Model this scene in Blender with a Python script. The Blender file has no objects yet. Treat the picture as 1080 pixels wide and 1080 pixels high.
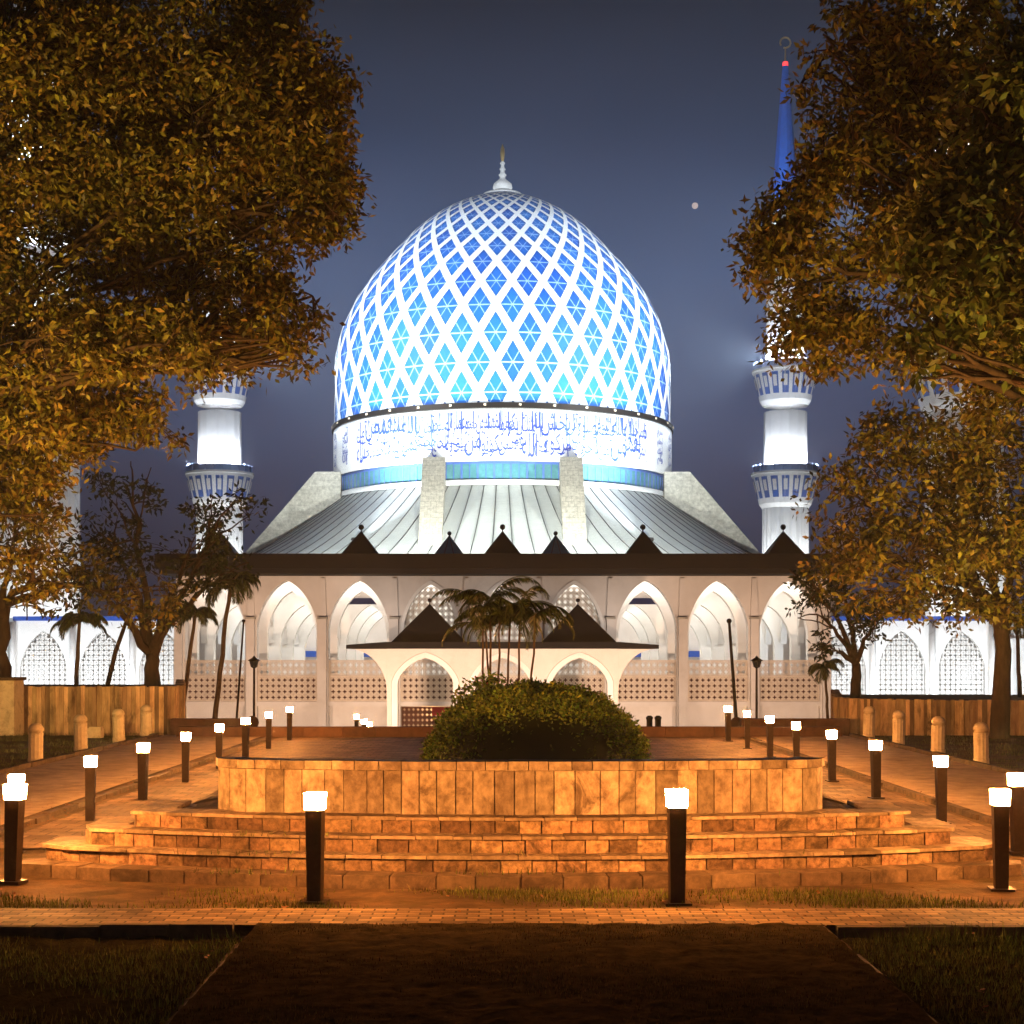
import bpy, math, random
import numpy as np
from mathutils import Vector, Matrix
rng = np.random.default_rng(7)
random.seed(7)
PI = math.pi
S = bpy.context.scene
C = S.collection
F, CX, HY = 1600.0, 530.0, 690.0

def P(px, py, d):
    return ((px - CX) / F * d, d, (HY - py) / F * d)

# ------------------------------------------------------------------ meshes
class MB:
    def __init__(s):
        s.v = []; s.f = []; s.n = 0
    def add(s, vs, fs):
        n = s.n
        s.v.extend([tuple(map(float, p)) for p in vs]); s.n += len(vs)
        s.f.extend([tuple(i + n for i in f) for f in fs])
    def box(s, c, sz, rz=0.0, taper=1.0):
        x, y, z = sz[0] / 2, sz[1] / 2, sz[2] / 2
        cs, sn = math.cos(rz), math.sin(rz)
        vs = []
        for dz, t in ((-z, 1.0), (z, taper)):
            for dx, dy in ((-x, -y), (x, -y), (x, y), (-x, y)):
                a, b = dx * t, dy * t
                vs.append((c[0] + a * cs - b * sn, c[1] + a * sn + b * cs, c[2] + dz))
        s.add(vs, [(0, 3, 2, 1), (4, 5, 6, 7), (0, 1, 5, 4), (1, 2, 6, 5), (2, 3, 7, 6), (3, 0, 4, 7)])
    def box2(s, x0, x1, y0, y1, z0, z1):
        s.box(((x0 + x1) / 2, (y0 + y1) / 2, (z0 + z1) / 2), (x1 - x0, y1 - y0, z1 - z0))
    def tube(s, pts, rad, n=6, cap=True):
        pts = [Vector(p) for p in pts]
        vs = []; fs = []
        ref = Vector((0.13, 0.31, 0.94)).normalized()
        for i, p in enumerate(pts):
            t = (pts[min(i + 1, len(pts) - 1)] - pts[max(i - 1, 0)])
            if t.length < 1e-6: t = Vector((0, 0, 1))
            t.normalize()
            a = t.cross(Vector((1, 0, 0)) if abs(t.x) < .8 else Vector((0, 1, 0))).normalized()
            b = t.cross(a)
            for k in range(n):
                w = 2 * PI * k / n
                vs.append(p + (a * math.cos(w) + b * math.sin(w)) * rad[i])
        for i in range(len(pts) - 1):
            for k in range(n):
                k2 = (k + 1) % n
                fs.append((i * n + k, i * n + k2, (i + 1) * n + k2, (i + 1) * n + k))
        if cap:
            fs.append(tuple(range(n - 1, -1, -1))); fs.append(tuple((len(pts) - 1) * n + k for k in range(n)))
        s.add(vs, fs)
    def revolve(s, c, prof, n=48, a0=0, a1=2 * PI, flute=0, cap=False):
        full = abs(a1 - a0 - 2 * PI) < 1e-6
        m = n if full else n + 1
        vs = []; fs = []
        for r, z in prof:
            for k in range(m):
                a = a0 + (a1 - a0) * k / n
                rr = r * (1 - (flute if k % 2 else 0))
                vs.append((c[0] + rr * math.sin(a), c[1] - rr * math.cos(a), c[2] + z))
        for i in range(len(prof) - 1):
            for k in range(n):
                k2 = (k + 1) % m
                fs.append((i * m + k, i * m + k2, (i + 1) * m + k2, (i + 1) * m + k))
        if cap and full:
            fs.append(tuple(range(m - 1, -1, -1))); fs.append(tuple((len(prof) - 1) * m + k for k in range(m)))
        s.add(vs, fs)
    def prism_xz(s, poly, y0, y1):
        n = len(poly)
        vs = [(x, y0, z) for x, z in poly] + [(x, y1, z) for x, z in poly]
        fs = [tuple(range(n)), tuple(range(2 * n - 1, n - 1, -1))]
        for i in range(n):
            j = (i + 1) % n
            fs.append((j, i, i + n, j + n))
        s.add(vs, fs)
    def prism_xy(s, poly, z0, z1):
        n = len(poly)
        vs = [(x, y, z0) for x, y in poly] + [(x, y, z1) for x, y in poly]
        fs = [tuple(range(n - 1, -1, -1)), tuple(range(n, 2 * n))]
        for i in range(n):
            j = (i + 1) % n
            fs.append((i, j, j + n, i + n))
        s.add(vs, fs)
    def bar(s, p, q, w, y0, y1):          # bar in an XZ plane, from y0 to y1
        dx, dz = q[0] - p[0], q[1] - p[1]
        L = math.hypot(dx, dz) or 1
        nx, nz = -dz / L * w / 2, dx / L * w / 2
        s.prism_xz([(p[0] + nx, p[1] + nz), (p[0] - nx, p[1] - nz), (q[0] - nx, q[1] - nz), (q[0] + nx, q[1] + nz)], y0, y1)
    def ball(s, c, r, n=12, sz=1.0):
        prof = [(max(r * math.sin(PI * i / (n // 2 + 1)), 1e-4), -r * sz * math.cos(PI * i / (n // 2 + 1))) for i in range(n // 2 + 2)]
        s.revolve(c, prof, n)
    def build(s, name, mat, parent=None, smooth=False, loc=None):
        me = bpy.data.meshes.new(name)
        if loc is not None:
            s.v = [(a - loc[0], b - loc[1], c - loc[2]) for a, b, c in s.v]
        me.from_pydata(s.v, [], s.f)
        if mat: me.materials.append(mat)
        me.update()
        if smooth: me.polygons.foreach_set('use_smooth', [True] * len(me.polygons))
        o = bpy.data.objects.new(name, me)
        C.objects.link(o)
        if loc is not None: o.location = loc
        if parent: o.parent = parent
        return o

def np_mesh(name, V, Fc, mat, parent=None, loc=(0, 0, 0)):
    """V (n,3), Fc (m,k) constant-size faces"""
    me = bpy.data.meshes.new(name)
    V = np.asarray(V, np.float32) - np.asarray(loc, np.float32); Fc = np.asarray(Fc, np.int32)
    k = Fc.shape[1]
    me.vertices.add(len(V)); me.vertices.foreach_set('co', V.ravel())
    me.loops.add(Fc.size); me.loops.foreach_set('vertex_index', Fc.ravel())
    me.polygons.add(len(Fc)); me.polygons.foreach_set('loop_start', np.arange(0, Fc.size, k, dtype=np.int32))
    me.update(calc_edges=True); me.validate()
    if mat: me.materials.append(mat)
    o = bpy.data.objects.new(name, me); C.objects.link(o)
    o.location = loc
    if parent: o.parent = parent
    return o

def tag(o, label=None, cat=None, group=None, kind=None):
    if label: o['label'] = label
    if cat: o['category'] = cat
    if group: o['group'] = group
    if kind: o['kind'] = kind
    return o
def empty(name, loc=(0, 0, 0), rz=0):
    o = bpy.data.objects.new(name, None); C.objects.link(o)
    o.location = loc; o.rotation_euler = (0, 0, rz); o.empty_display_size = .2
    return o
def copy_tree(o, loc=None, rz=None, parent=None):
    c = o.copy(); C.objects.link(c)
    if parent: c.parent = parent
    for ch in list(o.children): copy_tree(ch, parent=c)
    if loc is not None: c.location = loc
    if rz is not None: c.rotation_euler = (0, 0, rz)
    return c

# ------------------------------------------------------------------ materials
def pm(name, c1, c2=None, scale=4.0, rough=.8, bump=.15, island=0.0, metallic=0.0, stretch=(1, 1, 1),
       stain=0.0, stain_c=(.03, .02, .015), stain_scale=.8, spec=.12, detail=6, hue=.014, trans=0.0, bdist=.02):
    m = bpy.data.materials.new(name); m.use_nodes = True
    nt = m.node_tree; N = nt.nodes; L = nt.links
    b = N['Principled BSDF']
    b.inputs['Roughness'].default_value = rough; b.inputs['Metallic'].default_value = metallic
    b.inputs['Specular IOR Level'].default_value = spec
    tc = N.new('ShaderNodeTexCoord'); mp = N.new('ShaderNodeMapping'); mp.inputs['Scale'].default_value = stretch
    L.new(tc.outputs['Object'], mp.inputs['Vector'])
    no = N.new('ShaderNodeTexNoise'); no.inputs['Scale'].default_value = scale; no.inputs['Detail'].default_value = detail
    no.inputs['Roughness'].default_value = .65
    L.new(mp.outputs[0], no.inputs['Vector'])
    mx = N.new('ShaderNodeMix'); mx.data_type = 'RGBA'
    mx.inputs['A'].default_value = (*c1, 1); mx.inputs['B'].default_value = (*(c2 or c1), 1)
    rp = N.new('ShaderNodeMapRange'); rp.inputs['From Min'].default_value = .32; rp.inputs['From Max'].default_value = .68
    L.new(no.outputs['Fac'], rp.inputs['Value']); L.new(rp.outputs[0], mx.inputs['Factor'])
    col = mx.outputs['Result']
    if island:
        g = N.new('ShaderNodeNewGeometry'); hv = N.new('ShaderNodeHueSaturation')
        mr = N.new('ShaderNodeMapRange'); mr.inputs['To Min'].default_value = 1 - island; mr.inputs['To Max'].default_value = 1 + island * .6
        L.new(g.outputs['Random Per Island'], mr.inputs['Value']); L.new(mr.outputs[0], hv.inputs['Value'])
        m2 = N.new('ShaderNodeMath'); m2.operation = 'MULTIPLY'; m2.inputs[1].default_value = 7.31
        m3 = N.new('ShaderNodeMath'); m3.operation = 'FRACT'
        L.new(g.outputs['Random Per Island'], m2.inputs[0]); L.new(m2.outputs[0], m3.inputs[0])
        mr2 = N.new('ShaderNodeMapRange'); mr2.inputs['To Min'].default_value = .5 - hue * island; mr2.inputs['To Max'].default_value = .5 + hue * island
        L.new(m3.outputs[0], mr2.inputs['Value']); L.new(mr2.outputs[0], hv.inputs['Hue'])
        L.new(col, hv.inputs['Color']); col = hv.outputs['Color']
    if stain:
        n2 = N.new('ShaderNodeTexNoise'); n2.inputs['Scale'].default_value = stain_scale; n2.inputs['Detail'].default_value = 8
        n2.inputs['Roughness'].default_value = .7; n2.inputs['Distortion'].default_value = .6
        L.new(mp.outputs[0], n2.inputs['Vector'])
        r2 = N.new('ShaderNodeMapRange'); r2.inputs['From Min'].default_value = .5; r2.inputs['From Max'].default_value = .66
        r2.inputs['To Max'].default_value = stain
        L.new(n2.outputs['Fac'], r2.inputs['Value'])
        mx2 = N.new('ShaderNodeMix'); mx2.data_type = 'RGBA'; mx2.inputs['B'].default_value = (*stain_c, 1)
        L.new(col, mx2.inputs['A']); L.new(r2.outputs[0], mx2.inputs['Factor']); col = mx2.outputs['Result']
    L.new(col, b.inputs['Base Color'])
    if trans:
        b.inputs['Transmission Weight'].default_value = 0
    if bump:
        bp = N.new('ShaderNodeBump'); bp.inputs['Strength'].default_value = bump; bp.inputs['Distance'].default_value = bdist
        L.new(no.outputs['Fac'], bp.inputs['Height']); L.new(bp.outputs[0], b.inputs['Normal'])
    return m
def em(name, c, s):
    m = bpy.data.materials.new(name); m.use_nodes = True
    b = m.node_tree.nodes['Principled BSDF']
    b.inputs['Base Color'].default_value = (*[min(1, x) for x in c], 1)
    b.inputs['Emission Color'].default_value = (*c, 1); b.inputs['Emission Strength'].default_value = s
    return m

def leaf_mat(name, c1, c2, rough=.5, spec=.2):
    m = pm(name, c1, c2, .9, rough=rough, bump=0, island=.8, spec=spec, hue=.05)
    nt = m.node_tree; N = nt.nodes; L = nt.links
    b = N['Principled BSDF']; out = N['Material Output']
    tr = N.new('ShaderNodeBsdfTranslucent'); ms = N.new('ShaderNodeMixShader'); ms.inputs[0].default_value = .12
    L.new(b.inputs['Base Color'].links[0].from_socket, tr.inputs['Color'])
    L.new(b.outputs[0], ms.inputs[1]); L.new(tr.outputs[0], ms.inputs[2]); L.new(ms.outputs[0], out.inputs['Surface'])
    return m
WHITE = pm('white_plaster', (.74, .73, .70), (.68, .67, .64), .6, .75, .05, stain=.12, stain_c=(.4, .37, .32), stain_scale=.4)
WARMW = pm('cream_plaster', (.64, .60, .56), (.57, .53, .49), .5, .75, .05, stain=.2, stain_c=(.35, .28, .22), stain_scale=.3)
DRUMW = pm('white_marble', (.82, .82, .82), (.78, .78, .79), .5, .5, .03)
RIBW = pm('white_lattice_paint', (.86, .87, .88), (.8, .82, .84), .4, .5, 0)
BLUEP = pm('blue_paint', (.03, .10, .42), (.02, .07, .34), 1, .5, 0)
PALEB = pm('pale_blue_enamel', (.08, .15, .42), (.06, .12, .36), 1, .5, 0)
RAILB = pm('pale_blue_rail', (.30, .38, .55), (.22, .30, .48), 1, .5, 0)
SPIREB = pm('blue_spire_metal', (.04, .16, .70), (.03, .13, .60), 1, .4, 0)
INK = pm('blue_letter_enamel', (.035, .075, .45), (.03, .06, .38), 1, .4, 0)
DARKROOF = pm('dark_brown_fascia', (.009, .006, .005), (.007, .005, .004), 1, .7, .05, spec=.06)
DARKROOF2 = pm('black_fascia', (.012, .010, .010), (.009, .008, .008), 1, .7, .05, spec=.06)
ROOFDK = pm('dark_shingles', (.016, .013, .015), (.010, .009, .010), 5, .8, .2, spec=.06)
ROOFBL = pm('blue_glass_roof', (.05, .24, .36), (.07, .32, .46), 3, .2, .05, spec=.8)
GLASS = pm('pale_window_glass', (.08, .23, .25), (.05, .16, .19), 2, .15, 0, spec=.7)
DGLASS = pm('dark_window_glass', (.02, .04, .09), (.03, .06, .12), 2, .15, 0, spec=.7)
LATT = pm('cream_lattice', (.62, .53, .43), (.52, .44, .36), 2, .7, 0)
LATTW = pm('white_lattice_screen', (.68, .66, .62), (.62, .6, .56), 2, .7, 0)
BRICKL = pm('brown_lattice_and_void', (.16, .06, .035), (.11, .04, .025), 2, .7, 0, spec=.06)  # brown of the lower screens; also paints the unlit void behind the panels
REDS = pm('red_banner_cloth', (.5, .03, .02), (.4, .02, .015), 2, .7, 0)
METAL = pm('dark_metal', (.02, .017, .015), (.03, .024, .02), 12, .45, .1, metallic=.6)
POSTM = pm('lamp_post_paint', (.028, .018, .012), (.05, .03, .018), 14, .5, .15, metallic=.2)
TILE = pm('stone_tile', (.42, .31, .20), (.15, .10, .06), 9, .7, 1.0, island=.5, stain=.9, stain_c=(.07, .042, .024), stain_scale=2.6, detail=12, bdist=.03, stretch=(1, 1, .8))
BLOCK = pm('step_block_stone', (.32, .19, .105), (.09, .05, .028), 14, .8, 1.0, island=.6, stain=.92, stain_c=(.035, .022, .013), stain_scale=3.6, detail=12, bdist=.035)
TREAD = pm('tread_stone', (.36, .25, .16), (.15, .10, .06), 10, .8, 1.0, island=.55, stain=.7, stain_c=(.07, .045, .028), stain_scale=3, detail=12)
SLAB4 = pm('dark_step_stone', (.16, .10, .06), (.08, .05, .03), 9, .85, .6, island=.4, stain=.8, stain_c=(.03, .02, .012), stain_scale=2.2)
MORTAR = pm('mortar', (.30, .22, .15), (.06, .04, .026), 8, .95, .5)
FENCE = pm('rough_stone_strip', (.62, .45, .28), (.30, .19, .11), 5, .85, 1.0, island=.7, stain=.9, stain_c=(.07, .04, .022), stain_scale=2.4, detail=12, stretch=(1, 1, .25))
BOLL = pm('bollard_concrete', (.62, .52, .38), (.50, .40, .28), 8, .8, .4, island=.1, stain=.5, stain_c=(.12, .09, .06), stain_scale=3)
KERB = pm('kerb_stone', (.11, .07, .04), (.045, .03, .018), 6, .85, .6, island=.3, stain=.6, stain_c=(.03, .02, .014), stain_scale=2)
LOWW = pm('dark_low_wall_stone', (.10, .05, .03), (.06, .03, .02), 4, .85, .4, island=.3)
SOIL = pm('soil_ground', (.10, .058, .03), (.04, .024, .013), 3, .95, 1.0, stain=.7, stain_c=(.035, .03, .012), stain_scale=1.1, bdist=.06, spec=.06)
TURF = pm('turf_ground', (.035, .030, .012), (.012, .009, .005), 7, .95, 1.0, stain=.6, stain_c=(.02, .014, .008), stain_scale=1.6, bdist=.07, spec=0.0)
PATHC = pm('asphalt_path', (.050, .034, .018), (.010, .007, .004), 5, .9, 1.0, stain=.5, stain_c=(.028, .02, .014), stain_scale=1.3, bdist=.06, spec=0.0)
SIDEP = pm('concrete_path', (.38, .27, .18), (.22, .15, .095), 2.5, .8, .35, stain=.6, stain_c=(.10, .065, .04), stain_scale=.7, detail=10)
BARK = pm('bark', (.07, .045, .028), (.035, .022, .014), 9, .9, .8, stretch=(1, 1, .3), bdist=.04)
BARKL = pm('palm_bark', (.14, .10, .06), (.08, .055, .035), 9, .9, .6, stretch=(.3, .3, 2))
LEAF1 = leaf_mat('leaf_olive', (.19, .145, .018), (.080, .072, .011))
LEAF2 = leaf_mat('leaf_green', (.10, .11, .02), (.06, .07, .012))
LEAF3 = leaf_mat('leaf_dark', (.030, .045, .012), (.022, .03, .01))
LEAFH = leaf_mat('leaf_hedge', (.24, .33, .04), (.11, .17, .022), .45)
PALML = leaf_mat('palm_leaf', (.10, .13, .03), (.06, .085, .02))
GRASS = leaf_mat('grass_blade', (.085, .115, .02), (.11, .09, .025), .8, .05)
DRYG = leaf_mat('dry_grass_blade', (.07, .048, .02), (.035, .024, .010), .9, 0.0)
LITTER = pm('dry_leaf', (.22, .09, .03), (.14, .06, .02), 4, .8, 0, island=.5)
FLOWER = leaf_mat('red_flower', (.5, .04, .02), (.4, .08, .03))
CROWNM = pm('gold_leaf', (.8, .55, .2), (.7, .5, .2), 3, .35, 0, metallic=.8)

def brick_mat(name, c1, c2, mortar, sx, sy, rough=.8, axis='xy', bump=.5, msize=.02):
    m = bpy.data.materials.new(name); m.use_nodes = True
    nt = m.node_tree; N = nt.nodes; L = nt.links; b = N['Principled BSDF']
    b.inputs['Roughness'].default_value = rough; b.inputs['Specular IOR Level'].default_value = .06
    tc = N.new('ShaderNodeTexCoord'); sp = N.new('ShaderNodeSeparateXYZ'); cb = N.new('ShaderNodeCombineXYZ')
    L.new(tc.outputs['Object'], sp.inputs[0])
    L.new(sp.outputs['XYZ'.index(axis[0].upper())], cb.inputs[0]); L.new(sp.outputs['XYZ'.index(axis[1].upper())], cb.inputs[1])
    br = N.new('ShaderNodeTexBrick'); br.inputs['Scale'].default_value = 1
    br.inputs['Brick Width'].default_value = sx; br.inputs['Row Height'].default_value = sy
    br.inputs['Mortar Size'].default_value = msize; br.inputs['Color1'].default_value = (*c1, 1); br.inputs['Color2'].default_value = (*c2, 1)
    br.inputs['Mortar'].default_value = (*mortar, 1); br.inputs['Mortar Smooth'].default_value = .2
    L.new(cb.outputs[0], br.inputs['Vector'])
    no = N.new('ShaderNodeTexNoise'); no.inputs['Scale'].default_value = 2.2; no.inputs['Detail'].default_value = 9; no.inputs['Roughness'].default_value = .7
    L.new(tc.outputs['Object'], no.inputs['Vector'])
    mr = N.new('ShaderNodeMapRange'); mr.inputs['From Min'].default_value = .3; mr.inputs['From Max'].default_value = .7; mr.inputs['To Min'].default_value = .45; mr.inputs['To Max'].default_value = 1.15
    L.new(no.outputs['Fac'], mr.inputs['Value'])
    mx = N.new('ShaderNodeMix'); mx.data_type = 'RGBA'; mx.blend_type = 'MULTIPLY'; mx.inputs['Factor'].default_value = 1
    L.new(br.outputs['Color'], mx.inputs['A']); L.new(mr.outputs[0], mx.inputs['B']); L.new(mx.outputs['Result'], b.inputs['Base Color'])
    ad = N.new('ShaderNodeMath'); ad.operation = 'SUBTRACT'; L.new(no.outputs['Fac'], ad.inputs[0]); L.new(br.outputs['Fac'], ad.inputs[1])
    bp = N.new('ShaderNodeBump'); bp.inputs['Strength'].default_value = bump; bp.inputs['Distance'].default_value = .03
    L.new(ad.outputs[0], bp.inputs['Height']); L.new(bp.outputs[0], b.inputs['Normal'])
    return m
PAVE = brick_mat('brick_pavers', (.26, .17, .10), (.10, .062, .038), (.05, .032, .02), .22, .11, msize=.01, bump=.8)
TERR = brick_mat('terrace_pavers', (.20, .13, .08), (.10, .062, .04), (.06, .04, .025), .35, .35, bump=1.0, msize=.012)
TRANS = pm('navy_paint', (.02, .03, .10), (.015, .02, .07), 1, .5, 0)
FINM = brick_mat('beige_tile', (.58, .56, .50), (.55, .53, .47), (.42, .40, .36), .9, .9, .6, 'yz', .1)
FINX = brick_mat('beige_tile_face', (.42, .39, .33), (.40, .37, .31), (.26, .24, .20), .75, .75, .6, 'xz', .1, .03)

# ------------------------------------------------------------------ camera, world
cam = bpy.data.cameras.new('camera'); co = bpy.data.objects.new('camera', cam); C.objects.link(co)
co.location = (0, 0, 0); co.rotation_euler = (PI / 2, 0, 0)
cam.sensor_width = 36; cam.lens = 36 * F / 1080; cam.shift_x = (540 - CX) / 1080; cam.shift_y = (HY - 540) / 1080
cam.clip_start = .1; cam.clip_end = 6000
S.camera = co
S.view_settings.view_transform = 'Standard'; S.view_settings.look = 'None'; S.view_settings.exposure = .4; S.view_settings.gamma = 1
w = bpy.data.worlds.new('World'); S.world = w; w.use_nodes = True
nt = w.node_tree; N = nt.nodes; L = nt.links; bg = N['Background']
tc = N.new('ShaderNodeTexCoord'); sp = N.new('ShaderNodeSeparateXYZ'); L.new(tc.outputs['Generated'], sp.inputs[0])
cr = N.new('ShaderNodeValToRGB'); L.new(sp.outputs['Z'], cr.inputs[0])
e = cr.color_ramp.elements
e[0].position = 0.0; e[0].color = (.058, .060, .110, 1)
e[1].position = 1.0; e[1].color = (.004, .005, .010, 1)
for p_, c_ in ((.13, (.058, .072, .142)), (.24, (.040, .064, .142)), (.33, (.014, .024, .056)), (.40, (.003, .005, .013))):
    k = e.new(p_); k.color = (*c_, 1)
# haze glow of the lit dome painted into the sky: brighter round its direction
vm = N.new('ShaderNodeVectorMath'); vm.operation = 'DOT_PRODUCT'; vm.inputs[1].default_value = Vector((0.02, 1, .2)).normalized()
L.new(tc.outputs['Generated'], vm.inputs[0])
mr = N.new('ShaderNodeMapRange'); mr.interpolation_type = 'SMOOTHSTEP'; mr.inputs['From Min'].default_value = .93; mr.inputs['From Max'].default_value = .998
mr.inputs['To Min'].default_value = .5; mr.inputs['To Max'].default_value = 1.2
L.new(vm.outputs['Value'], mr.inputs['Value'])
no = N.new('ShaderNodeTexNoise'); no.inputs['Scale'].default_value = 5; no.inputs['Detail'].default_value = 3; L.new(tc.outputs['Generated'], no.inputs['Vector'])
m1 = N.new('ShaderNodeMapRange'); m1.inputs['To Min'].default_value = .8; m1.inputs['To Max'].default_value = 1.2; L.new(no.outputs['Fac'], m1.inputs['Value'])
mm = N.new('ShaderNodeMath'); mm.operation = 'MULTIPLY'; L.new(mr.outputs[0], mm.inputs[0]); L.new(m1.outputs[0], mm.inputs[1])
L.new(cr.outputs[0], bg.inputs[0]); L.new(mm.outputs[0], bg.inputs[1])

def light(kind, loc, power, color, target=None, size=.3, spot=1.2, parent=None, size_y=None, blend=1.0):
    l = bpy.data.lights.new('light', kind); l.energy = power; l.color = color
    o = bpy.data.objects.new('light', l); C.objects.link(o); o.location = loc
    if kind == 'AREA':
        l.shape = 'RECTANGLE'; l.size = size; l.size_y = size_y or size
    else:
        l.shadow_soft_size = size
    if kind == 'SPOT': l.spot_size = spot; l.spot_blend = blend
    if target is not None:
        o.rotation_euler = (Vector(target) - Vector(loc)).to_track_quat('-Z', 'Y').to_euler()
    return o
moon_s = light('SUN', (0, 0, 50), .03, (.6, .7, 1), (-20, 60, 0)); moon_s.data.angle = .01

# ------------------------------------------------------------------ ground
def sm(t): t = min(1, max(0, t)); return t * t * (3 - 2 * t)
def zf(x, y):
    if y < 13.72:
        z = -2.44 if abs(x - .33) < 2.5 else -2.54
    else: z = -2.44
    fx = 1 - sm((abs(x - .2) - 3.7) / 1.7)
    fy = sm((y - 16.85) / .35) * (1 - sm((y - 23.5) / 5))
    z += .64 * fx * fy
    if y > 45.5:
        if y < 62: z = -2.44 - 1.19 * (y - 45.5) / 16.5
        elif y < 85: z = -3.63 - 2.67 * (y - 62) / 23
        else: z = -6.3
    return z
def grid(name, mat, xs, ys, off, zfun=zf, noise=0.0, kind='structure', hole=None):
    V = []; 
    for y in ys:
        for x in xs:
            z = zfun(x, y) + off
            if noise: z += noise * (random.random() - .5)
            V.append((x, y, z))
    nx = len(xs); Fs = []
    for j in range(len(ys) - 1):
        for i in range(nx - 1):
            if hole and hole((xs[i] + xs[i + 1]) / 2, (ys[j] + ys[j + 1]) / 2): continue
            Fs.append((j * nx + i, j * nx + i + 1, (j + 1) * nx + i + 1, (j + 1) * nx + i))
    o = np_mesh(name, V, Fs, mat)
    for p in o.data.polygons: p.use_smooth = False
    o['kind'] = kind
    return o
def rg(a, b, s): return [a + (b - a) * i / max(1, round((b - a) / s)) for i in range(max(1, round((b - a) / s)) + 1)]
xs = [-900, -300, -120, -60, -35] + rg(-22, 22, .25) + [35, 60, 120, 300, 900]
ys = [-80, -20, 0, 4] + rg(6, 13.70, .25) + rg(13.74, 46, .25) + rg(48, 88, 2) + [100, 140, 200, 320, 600, 1500]
grid('ground', SOIL, xs, ys, 0, noise=.012)
grid('turf', TURF, rg(-13, -2.33, .12), rg(4, 13.5, .12), .022, lambda x, y: -2.54, noise=.035)
grid('turf', TURF, rg(2.98, 13, .12), rg(4, 13.5, .12), .022, lambda x, y: -2.54, noise=.035)
grid('footpath', PATHC, rg(-2.18, 2.84, .12), rg(3, 13.55, .12), .035, lambda x, y: -2.44, noise=.022)
grid('sidewalk', PAVE, rg(-16, 16, .5), rg(13.56, 14.45, .3), .012, lambda x, y: -2.43)
grid('terrace', TERR, rg(-6.5, 6.8, .25), rg(16.9, 44.4, .25), .02, hole=lambda x, y: y < 19 and abs(x - .2) > 3.2 or y < 18)
grid('path', SIDEP, rg(-10.1, -7.1, .5), rg(8 + 6.5, 46, .5), .02)
grid('path', SIDEP, rg(7.3, 10.2, .5), rg(8 + 6.5, 46, .5), .02)

def blocks_along(mb, path, width, zb, zt, thick, gap=.012, jit=.015, zj=.0, closed=False):
    """upright blocks laid along a plan polyline, front face on the line, thickness behind it (left of travel)"""
    pts = [Vector((p[0], p[1])) for p in path]
    seg = []; tot = 0
    for a, b in zip(pts, pts[1:]): seg.append((tot, a, b)); tot += (b - a).length
    def at(s):
        for s0, a, b in reversed(seg):
            if s >= s0:
                l = (b - a).length; t = min(1, (s - s0) / l)
                d = (b - a) / l
                return a + (b - a) * t, d
        return pts[0], (pts[1] - pts[0]).normalized()
    s = 0
    while s < tot - width * .4:
        wv = width * random.uniform(.78, 1.22)
        e_ = min(s + wv, tot)
        p, d = at(s + gap / 2); q, d2 = at(e_ - gap / 2)
        dd = (q - p)
        if dd.length > 1e-3:
            dd.normalize(); n = Vector((-dd.y, dd.x))
            j = random.uniform(-jit, jit); zz = zt + random.uniform(-zj, zj)
            a0 = p - n * j; b0 = q - n * (j + random.uniform(-jit, jit) * .4); a1 = p + n * thick; b1 = q + n * thick
            cx = .008
            mb.prism_xy([tuple(a0), tuple(b0), tuple(b1), tuple(a1)], zb, zz)
        s = e_
    return tot

# ---- kerbs
def kerb(name_label, path, width, zb, zt, mat=KERB, w=.5, thick=.12, group=None):
    mb = MB(); blocks_along(mb, path, w, zb, zt, thick, .02, .018, .014)
    o = mb.build('kerb', mat); tag(o, name_label, 'kerb', group)
    return o
kerb('dark kerb dividing the left lawn from the sidewalk', [(-16, 13.5), (-2.31, 13.5)], .5, -2.7, -2.415, w=.6)
kerb('dark kerb dividing the right lawn from the sidewalk', [(2.97, 13.5), (16, 13.5)], .5, -2.7, -2.415, w=.6)
kerb('kerb edging the left side of the centre path', [(-2.2, 13.48), (-2.2, 3)], .5, -2.7, -2.425, w=.7, thick=.07)
kerb('kerb edging the right side of the centre path', [(2.86, 3), (2.86, 13.48)], .5, -2.7, -2.425, w=.7, thick=.07)
kerb('kerb beside the left row of bollard lamps', [(-6.72, 14.6), (-6.66, 44)], .5, -2.6, -2.36, w=.8)
kerb('kerb beside the right row of bollard lamps', [(6.98, 44), (6.98, 14.6)], .5, -2.6, -2.36, w=.8)
kerb('kerb between left path and stone bollards', [(-10.15, 16), (-10.15, 45)], .5, -2.6, -2.34, w=.8)
kerb('kerb between right path and stone bollards', [(10.28, 45), (10.28, 16)], .5, -2.6, -2.34, w=.8)

# ---- curved steps and wall
SX = .2
def arc(front, half, R, corner, depth, n=40):
    """plan outline left-back -> front arc -> right-back (travel leaves the inside on its left)"""
    pts = []
    hx = half - corner
    yc = front + R
    yend = yc - math.sqrt(R * R - hx * hx)
    pts.append((SX - half, yend + depth))
    for i in range(9):
        a = PI - (PI / 2) * i / 8
        pts.append((SX - hx + corner * math.cos(a), yend + corner - corner * math.sin(a) * 1.0 if True else 0))
    for i in range(1, n):
        x = -hx + 2 * hx * i / n
        pts.append((SX + x, yc - math.sqrt(R * R - x * x)))
    for i in range(9):
        a = PI / 2 - (PI / 2) * i / 8
        pts.append((SX + hx + corner * math.cos(a), yend + corner - corner * math.sin(a)))
    pts.append((SX + half, yend + depth))
    return pts
steps = empty('garden_steps', (SX, 16, -2.44)); tag(steps, 'curved weathered stone steps below the planter wall', 'steps')
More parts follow.
